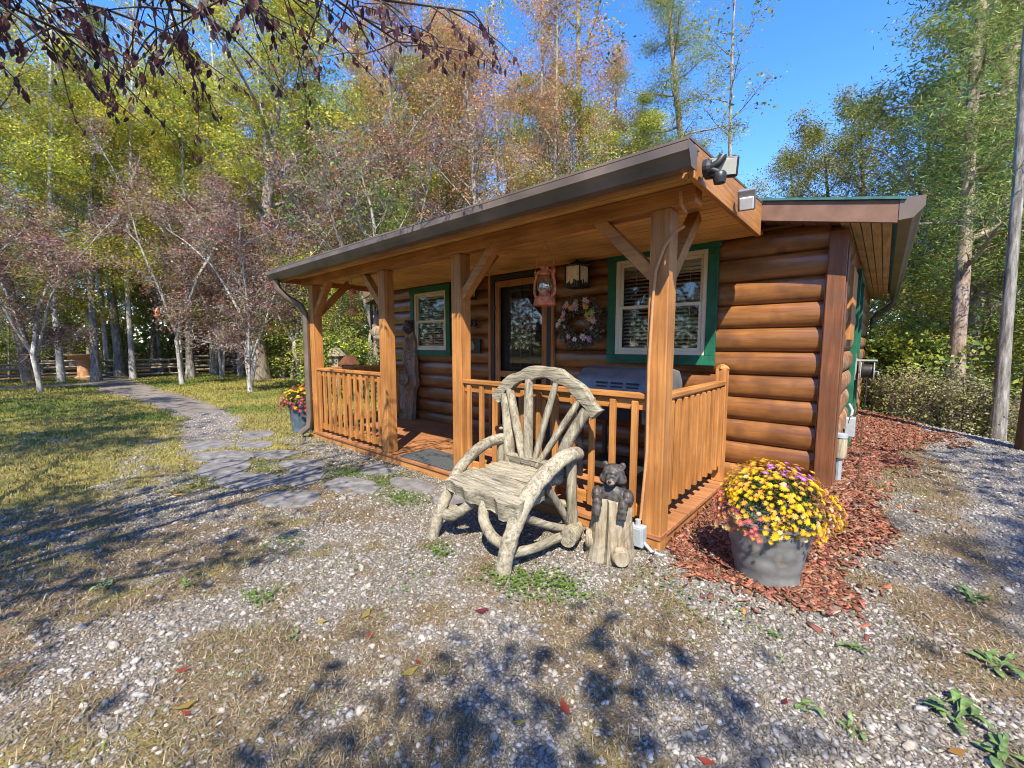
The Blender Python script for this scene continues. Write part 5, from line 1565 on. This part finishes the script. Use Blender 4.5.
for i, (px, d, key, s, lab) in enumerate(((800, 24, 'olive_b', .92, 'olive-green oak left of the yellow-green oak over the roof'), (830, 22, 'olive_a', .98, 'yellow-green oak crown just right of the blue sky gap'), (862, 22, 'olive_b', .92, 'olive oak crown above the brown rake board'), (905, 20, 'olive_a', .98, 'olive oak behind the right end of the main roof'),
        (992, 18, 'pine_b', 1.1, 'dark pine with drooping boughs high at the right edge'), (948, 28, 'olive_b', .75, 'dense dark oak near the right edge of the woods'), (1062, 15, 'olive_b', 1.05, 'oak whose boughs reach in from beyond the right edge'),
        (540, 20, 'orange_a', 1.0, 'sparse orange maple left of the pale straight trunk'), (480, 19, 'orange_b', 1.15, 'many-stemmed orange maple above the middle of the porch roof'), (430, 22, 'orange_a', 1.0, 'sparse pink-orange maple above the left half of the porch'),
        (400, 16, 'orange_b', .9, 'pale-branched thin maple above the left porch bay'), (350, 17, 'purple_b', 1.0, 'bushy purple-leaved tree over the left end of the porch roof'), (300, 19, 'purple_a', 1.1, 'broad purple-leaved tree behind the downspout'),
        (455, 26, 'orange_a', 1.05, 'orange maple behind the many-stemmed one over the middle of the porch roof'), (560, 27, 'orange_b', 1.25, 'gold-orange maple just left of the straight pale trunk'), (395, 25, 'yellow_a', 1.0, 'yellow maple behind the pale-branched thin maple'), (610, 33, 'green_a', .95, 'green-leaved tree between the straight pale trunk and the young pine'), (340, 26, 'green_a', 1.0, 'green-leaved tree behind the bushy purple one'), (515, 28, 'orange_a', 1.1, 'tall orange maple furthest back above the porch roof'), (95, 24, 'yellow_a', .8, 'bright yellow maple with low boughs near the pedestal'), (190, 23.5, 'yellow_a', .85, 'bright yellow maple right behind the birdhouse tree'), (300, 24, 'yellow_b', .8, 'yellow-leaved tree rising behind the porch downspout'), (30, 25, 'yellow_b', .85, 'tall yellow-leaved tree at the left edge behind the fence'), (120, 27, 'yellow_a', 1.0, 'bright yellow-green maple behind the stacked fence rails'), (215, 25, 'yellow_a', 1.0, 'yellow-green maple behind the birdhouse'))):
    x, y = at(px, d)
    tree(key, x, y, lab, s=s)

# woods beyond the fence: each stem its own tree
r = random.Random(21)
kinds_left = ['yellow_a', 'yellow_b', 'green_a', 'yellow_a', 'orange_a', 'green_a', 'bare_a', 'pine_a', 'purple_b']
LABK = {'yellow_a': 'yellow-green maple with a pale trunk standing in the woods', 'yellow_b': 'tall yellow-leaved tree with a brown trunk in the woods',
        'green_a': 'green-leaved tree with a pale trunk in the woods', 'orange_a': 'thin-crowned orange maple standing back in the woods', 'bare_a': 'bare pale tree pole with a high crown in the woods',
        'pine_a': 'tall long-trunked pine standing in the woods', 'purple_b': 'purple-leaved tree in the woods edge', 'olive_a': 'olive-green oak in the woods on the right',
        'olive_b': 'tall olive oak in the woods on the right', 'pine_b': 'young pine in the woods with boughs to the ground', 'orange_b': 'small orange maple behind the cabin'}
placed = []
def scatter(n, a0, a1, d0, d1, kinds, mind, fn):
    k = 0; c = 0
    while c < n and k < 4000:
        k += 1
        px = r.uniform(a0, a1); d = r.uniform(d0, d1)
        x, y = at(px, d)
        if any((x - a) ** 2 + (y - b) ** 2 < mind ** 2 for a, b in placed): continue
        if x > -27.5 and y < 9 and x < -8: continue
        placed.append((x, y)); c += 1
        fn(x, y, r.choice(kinds))
x, y = at(963, 10.5)
tree('pine_b', x, y, 'grey-trunked young pine among the bright shrubs just beyond the crest', rz=2.2).scale = (.7, .7, .8)
def wood_tree(x, y, key, k=1.):
    zone = 'behind the rail fence' if x < -20 else ('behind the cabin' if x < -3 else 'right of the cabin')
    lab = LABK[key].split(' in the')[0].split(' standing')[0].split(' behind')[0] + ' in the woods ' + zone
    tree(key, x, y, lab, group=lab + ', one of several', s=r.uniform(.85, 1.15) * k)
scatter(34, -110, 390, 29, 46, kinds_left, 2.6, wood_tree)
scatter(14, 380, 640, 22, 42, ['orange_a', 'orange_b', 'yellow_a', 'green_a', 'orange_a', 'pine_a', 'bare_a'], 2.8, wood_tree)
scatter(15, 860, 1110, 22, 42, ['olive_a', 'olive_b', 'green_a', 'pine_b', 'bare_a', 'yellow_a'], 2.6, lambda x, y, key: wood_tree(x, y, key, .72))
def under(x, y, key):
    zone = 'behind the rail fence' if x < -17 else ('behind the left porch bay' if x < -5 else 'beyond the gravel crest right of the cabin')
    lab = {'sapling_a': 'yellow-green sapling in the undergrowth of the woods', 'sapling_b': 'green sapling in the undergrowth of the woods', 'sapling_red': 'red-leaved sapling at the edge of the woods',
           'shrub_a': 'leafy green shrub at the edge of the woods', 'shrub_b': 'dry tan and olive shrub at the edge of the woods'}[key]
    lab = lab.split(' in the')[0].split(' at the')[0] + ' ' + zone
    tree(key, x, y, lab, 'shrub' if key.startswith('shrub') else 'sapling', lab + ', one of several', s=r.uniform(.8, 1.3) * (.62 if key == 'shrub_b' else 1))
for i, (px, d) in enumerate(((60, 24), (108, 27.5), (132, 24.5), (160, 29), (222, 27), (240, 23.5), (282, 21), (300, 27), (440, 24), (500, 23), (610, 26), (660, 31))):
    x, y = at(px, d)
    t = tree('pole', x, y, 'slender pale bare trunk rising between leafy trees ' + ('behind the rail fence' if px < 320 else 'above the porch roof'), group='slender pale trunks ' + ('behind the rail fence' if px < 320 else 'above the porch roof'), s=r.uniform(.85, 1.1))
placed = []
scatter(46, -100, 400, 27.8, 36, ['sapling_a', 'sapling_b', 'sapling_a', 'shrub_a', 'sapling_red', 'shrub_a', 'sapling_b'], 1.3, under)
def free(x, y): return True
for px, d, key in ((330, 12.5, 'shrub_a'), (345, 14, 'sapling_a'), (362, 12.8, 'shrub_a'), (375, 14.5, 'sapling_b'), (388, 13, 'shrub_a'), (310, 15, 'sapling_a'), (400, 16, 'sapling_b'), (352, 17, 'sapling_b'), (322, 17, 'shrub_a'), (290, 20, 'sapling_b'), (275, 21, 'shrub_a'), (265, 23, 'sapling_a'), (300, 23, 'sapling_b'), (372, 18.5, 'sapling_a'), (336, 20, 'sapling_a'), (285, 24, 'sapling_b'), (310, 26, 'sapling_a')):
    x, y = at(px, d); under(x, y, key)
placed = []
scatter(40, 830, 1060, 11.5, 24, ['sapling_a', 'sapling_b', 'shrub_a', 'shrub_b', 'sapling_a', 'shrub_b'], 1.0, under)
for px, d, key in ((900, 10.2, 'shrub_b'), (925, 9.6, 'shrub_b'), (945, 9.2, 'shrub_b'), (968, 8.9, 'shrub_b'), (985, 8.8, 'shrub_b'), (915, 11, 'shrub_a'), (885, 11.5, 'shrub_a'), (1018, 8.9, 'shrub_b')):
    x, y = at(px, d); under(x, y, key)

# the far wood, read as one mass
n = 130000
bea = RNG.uniform(-math.pi, math.pi, n)
vx, vy = -.6613 * np.cos(bea) + .7501 * np.sin(bea), .7501 * np.cos(bea) + .6613 * np.sin(bea)
pxs = 512 + bea * 520
d = RNG.uniform(44, 66, n)
x, y = vx * d, vy * d
hmax = 7 + 9 * fbm(pxs, d, 60, 5)
zz = RNG.random(n) ** 1.25 * hmax
cl = noise(pxs, zz * 12, 22, 7) 
k = RNG.random(n) < np.maximum(smooth((cl - .22) / .3), smooth((6 - zz) / 3))
x, y, zz, pxs = x[k], y[k], zz[k], pxs[k]; n = len(x)
P = np.stack([x, y, ground_z(x, y) + zz], -1)
w = noise(pxs, zz * 9, 40, 11)[:, None]
right = (smooth((pxs - 640) / 200) * (pxs < 1200))[:, None]
c = (np.array([.20, .21, .04]) * w + np.array([.10, .14, .04]) * (1 - w))
c = c * (1 - .35 * right) * RNG.uniform(.6, 1.4, (n, 1))
mk = noise(pxs, zz * 9, 55, 17)
sel = (mk > .62) & (pxs < 640)
c[sel] = np.array([.30, .15, .07]) * RNG.uniform(.7, 1.3, (sel.sum(), 1))
tag(link('far_wood', leaf_mesh('far_wood', P, RNG.uniform(.3, .85, n), c, M['leaf'], aspect=.7)), kind='stuff')

# trees behind the photographer whose shade streaks the yard
for i, (x, y, key, s, lab) in enumerate(((2.7, -2.5, 'shade_b', .80, 'low spreading tree just behind the viewpoint'), (1.5, -3.1, 'shade_b', .72, 'smaller spreading tree straight behind the viewpoint'), (-2.2, -3.9, 'shade_b', .85, 'low spreading tree beside the plum tree'), (4.3, 2.4, 'shade_b', .9, 'low spreading tree on the far side of the gravel drive'), (6.4, -3.0, 'shade_a', .8, 'thin-crowned tree beside the drive behind the viewpoint'),
        (-.8, -4.4, 'shade_b', .95, 'low spreading tree behind the viewpoint to the left'), (-6.6, -4.2, 'shade_b', 1.1, 'low spreading tree south of the near lawn'), (-3.5, -8.0, 'shade_a', 1.0, 'thin-crowned tree behind the plum tree'), (-9.5, -5.4, 'shade_a', .9, 'thin-crowned tree south of the lawn'),
        (-13, -4.6, 'shade_b', 1.2, 'low spreading tree south of the far lawn'), (-16, -6.0, 'shade_a', .9, 'thin-crowned tree beside the far lawn'), (-20, -9, 'yellow_a', .9, 'yellow tree at the far south end of the lawn'))):
    tree(key, x, y, lab, s=s)

# purple-leaved tree whose boughs hang into the top left of the view
t = thing('plum_tree', 'dark purple-leaved tree with boughs hanging into the top left corner', 'tree', (-3.3, -2.6, gz(-3.3, -2.6)))
rng = np.random.default_rng(33)
br, LP, LD = [], [], []
T = path_pts(rng, (0, 0, -.2), (.05, .1, 1), 3.2, 6, .04, 0)
br.append((T, np.linspace(.13, .08, 7), 10))
OVER = [(-4.3, .96, 3.9), (-3.2, .8, 3.45), (-3.05, 1.4, 3.7), (-2.75, 1.95, 3.6), (-2.6, 2.5, 4.0), (-3.6, .3, 3.25), (-3.4, 1.0, 4.1), (-4.5, .3, 3.7)]
BX = np.array([-3.3, -2.6, gz(-3.3, -2.6)])
for k, (tx, ty, tz) in enumerate([np.array(q) - BX for q in OVER] + [(2.2, 1.5, 3.6), (-3.9, 1.2, 3.2), (.6, 2.2, 3.9), (-2.6, .6, 3.2), (1.3, 3.0, 4.6)]):
    p0 = T[3 + k % 4]; p3 = np.array([tx, ty, tz])
    ts = np.linspace(0, 1, 9)[:, None]
    mid = (p0 + p3) / 2 + np.array([0, 0, .7])
    B = (1 - ts) ** 2 * p0 + 2 * ts * (1 - ts) * mid + ts ** 2 * p3 + rng.normal(0, .04, (9, 3))
    br.append((B, np.linspace(.034, .005, 9), 7))
    for j in range(23):
        q = rng.uniform(.40, 1.0) ** .7 * 8; i0 = min(int(q), 7)
        p = B[i0] + (B[i0 + 1] - B[i0]) * (q - i0)
        W = path_pts(rng, p, (rng.normal(0, .7), rng.normal(.3, .6), rng.uniform(-.5, .1)), rng.uniform(.35, .95), 6, .13, -.08)
        br.append((W, np.linspace(.006, .002, 7), 4))
        for g in range(int(rng.integers(6, 17))):
            i1 = int(rng.integers(2, 6)); LP.append(W[i1] + (W[i1 + 1] - W[i1]) * rng.random() + np.array([0, 0, -.025]) + rng.normal(0, .015, 3))
tv, tf = tubes_np(br)
link('trunk', np_mesh('trunk', tv, tf, M['bark_dark'], None, True), t)
LP = np.array(LP); n = len(LP)
d_ = np.tile(np.array([0, 0, -1.]), (n, 1)) + rng.normal(0, .35, (n, 3)); d_ /= np.linalg.norm(d_, axis=1)[:, None]
nn = rng.normal(0, 1, (n, 3)); s_ = np.cross(d_, nn); s_ /= np.linalg.norm(s_, axis=1)[:, None]; u_ = np.cross(s_, d_)
L = rng.uniform(.034, .07, n)[:, None]
V = np.stack([LP - d_ * L * .5, LP - d_ * L * .15 + s_ * L * .24 + u_ * L * .06, LP + d_ * L * .2 + s_ * L * .2 + u_ * L * .05, LP + d_ * L * .55, LP + d_ * L * .2 - s_ * L * .2 + u_ * L * .05, LP - d_ * L * .15 - s_ * L * .24 + u_ * L * .06], 1).reshape(-1, 3)
F = np.array([(0, 1, 2, 3), (0, 3, 4, 5)])
F = (F[None] + (np.arange(n) * 6)[:, None, None]).reshape(-1, 4)
c = np.array(DK)[rng.integers(0, 3, n)] * rng.uniform(.7, 1.4, (n, 1))
link('crown', np_mesh('crown', V, F, M['leaf'], np.repeat(c, 6, 0)), t)

# ------------------------------------------------------------------ split rail fence and things on the lawn
def rail_run(label, p, q, n, heights, seed, stagger=.0):
    rr = random.Random(seed)
    t = thing('rail_fence', label, 'fence', (p[0], p[1], 0))
    p, q = Vector((p[0], p[1], 0)), Vector((q[0], q[1], 0))
    d = (q - p) / n
    nr = Vector((-d.y, d.x, 0)).normalized()
    for i in range(n):
        for h in heights:
            a = p + d * (i - .06) + nr * (.16 * (i % 2) + rr.uniform(-.04, .04)); b = p + d * (i + 1.06) + nr * (.16 * ((i + 1) % 2) + rr.uniform(-.04, .04))
            za, zb = h + (.06 if i % 2 else 0) + rr.uniform(-.05, .05), h + (.06 if i % 2 else 0) + rr.uniform(-.05, .05)
            a.z = gz(a.x, a.y) + za; b.z = gz(b.x, b.y) + zb
            P = [a - p, (a + b) / 2 - p + Vector((0, 0, rr.uniform(-.03, .02))), b - p]
            MB().tube(P, [rr.uniform(.05, .075), rr.uniform(.06, .085), rr.uniform(.045, .07)], 7, .75, (0, 0, 1), .2, rr.randint(0, 999)).build('rail', M['rail'], t)
rail_run('split rail fence on the far left behind the pedestal', (-27.0, -8), (-26.9, 3.2), 4, (.16, .42, .68), 1)
rail_run('high stack of split rails in the middle of the fence line', (-25.6, 3.0), (-24.6, 7.2), 2, (.15, .38, .60, .82), 2)
rail_run('low split rail fence stretch running to the thick trunk', (-24.2, 6.6), (-18.9, 8.6), 2, (.14, .40, .66), 3)
t = thing('birdbath', 'sandstone birdbath on a pedestal by the left fence', 'birdbath', (-25.6, 1.35, gz(-25.6, 1.35)))
MB().lathe([(0, 0), (.32, 0), (.32, .10), (.22, .16), (.20, .5), (.22, .78), (.28, .86), (0, .86)], 16).build('pedestal', M['terracotta'], t, smooth_=True)
MB().lathe([(0, .86), (.3, .86), (.56, 1.02), (.58, 1.08), (.52, 1.08), (.3, .98), (0, .96)], 20).build('bowl', M['terracotta'], t, smooth_=True)
t = thing('birdhouse', 'pale wooden birdhouse fixed to the thin white stem by the path', 'birdhouse', (-19.1, 3.5, 2.45))
MB().box(-.17, .17, -.17, .17, 0, .36).build('box_body', M['stump'], t, bevel=.01)
MB().bar((-.24, 0, .38), (.24, 0, .46), .42, .03).build('roof', M['rail'], t)
MB().lathe([(0, 0), (.05, 0), (.05, .01), (0, .01)], 12, (0, 0, 0), Matrix.Translation((.171, -.02, .2)) @ Matrix.Rotation(math.radians(90), 4, 'Y')).build('entry_hole', M['black'], t)
t = thing('hummingbird_feeder', 'red feeder hanging left of the pale birdhouse', 'bird feeder', (-19.2, 2.95, 2.45))
MB().lathe([(0, 0), (.10, 0), (.11, .04), (.05, .06), (.07, .12), (.06, .26), (.02, .30), (0, .30)], 12).build('bottle', M['red_rust'], t, smooth_=True)
MB().tube([(0, 0, .30), (0, 0, 1.1)], .006, 5).build('hanger', M['black'], t)
t = thing('bird_feeder', 'small black and red bird feeder hanging before the thick tan trunk', 'bird feeder', (-14.7, 5.0, 1.95))
MB().lathe([(0, 0), (.12, 0), (.13, .03), (.04, .04), (.06, .06), (.06, .24), (0, .24)], 12).build('tube', M['red_rust'], t)
MB().lathe([(0, .24), (.15, .24), (.10, .32), (.02, .36), (0, .36)], 12).build('roof', M['black'], t)
MB().tube([(0, 0, .36), (0, 0, 1.0)], .006, 5).build('hanger', M['black'], t)
for i, (px, d, lab) in enumerate(((336, 12.2, 'grey birdhouse on a stake, seen through the left porch bay'), (349, 11.4, 'brown birdhouse with a wide roof behind the left porch railing'))):
    x, y = at(px, d)
    t = thing('birdhouse', lab, 'birdhouse', (x, y, gz(x, y)), .6)
    MB().box(-.04, .04, -.04, .04, -.1, .85).build('stake', M['rail'], t)
    h = .95 if i == 0 else .75
    MB().box(-.13, .13, -.13, .13, h - .1, h + .22).build('box_body', M['stump'] if i == 0 else M['corner'], t, bevel=.006)
    MB().add([(-.20, -.2, h + .2), (.20, -.2, h + .2), (0, -.2, h + .42), (-.20, .2, h + .2), (.20, .2, h + .2), (0, .2, h + .42)], [(0, 1, 2), (5, 4, 3), (0, 3, 4, 1), (1, 4, 5, 2), (2, 5, 3, 0)]).build('roof', M['stump'] if i == 0 else M['corner'], t)

# ------------------------------------------------------------------ single green weeds in the gravel
def weed(x, y, n, L, seed, label):
    """a low rosette of creased leaves on short stalks, some small, some bent down"""
    rr = np.random.default_rng(seed)
    m = MB()
    for k in range(int(n * 1.8)):
        a = rr.uniform(0, 6.28); l = L * rr.uniform(.35, 1.1); w = l * rr.uniform(.26, .44); e = rr.uniform(.15, 1.1); sag = rr.uniform(.5, 1.3)
        ox, oy = rr.normal(0, L * .22, 2)
        tw = rr.uniform(-.35, .35)
        pts = []
        for q, ww in ((.10, .10), (.34, .55), (.58, 1.0), (.8, .85), (1.0, .06)):
            h = l * (e * q * (1.3 - sag * q)) + .008
            sw = tw * q * q * l
            for s_ in (-1, 0, 1):
                off = w * ww * s_ * .5 + sw
                pts.append((ox + math.cos(a) * l * q - math.sin(a) * off, oy + math.sin(a) * l * q + math.cos(a) * off, max(.004, h + (.10 * w * ww if s_ else 0) * rr.uniform(.5, 1.6))))
        m.add(pts, [(3 * i + j, 3 * i + j + 1, 3 * i + j + 4, 3 * i + j + 3) for i in range(4) for j in range(2)])
    o = m.build('weed', M['weed'], None, smooth_=True, loc=(x, y, gz(x, y)))
    tag(o, label, 'weed', 'weeds in the gravel')
M['weed'] = plain('weed_leaf', (.10, .165, .045), rough=.6, var=.45, scale=45)
WEEDS = [(-.15, 1.97, 6, .10, 'small broad-leaved green weed in the gravel, lower right of centre'), (.30, 2.30, 12, .16, 'largest leafy green weed near the lower right corner'), (.0, 1.96, 8, .085, 'low green weed between the small one and the largest one'),
         (.40, 2.18, 11, .14, 'leafy green weed in the very bottom right corner'), (-.32, 2.36, 7, .085, 'bright green weed just below the large flower pot'), (-.02, 2.50, 9, .10, 'green weed to the right below the mulch edge'),
         (.46, 3.40, 10, .15, 'green weed beside the gravel drive on the right'), (.48, 2.78, 10, .15, 'long-leaved green weed at the right edge below the drive'), (-3.38, .18, 8, .10, 'green weed among pale stones at the left edge'),
         (-3.05, .5, 7, .08, 'small green weed in the dry grass on the left'), (-2.1, .75, 6, .07, 'tiny green weed in gravel left of the chair')]
for i, (x, y, n, L, lab) in enumerate(WEEDS): weed(x, y, n, L * .58, i + 40, lab)
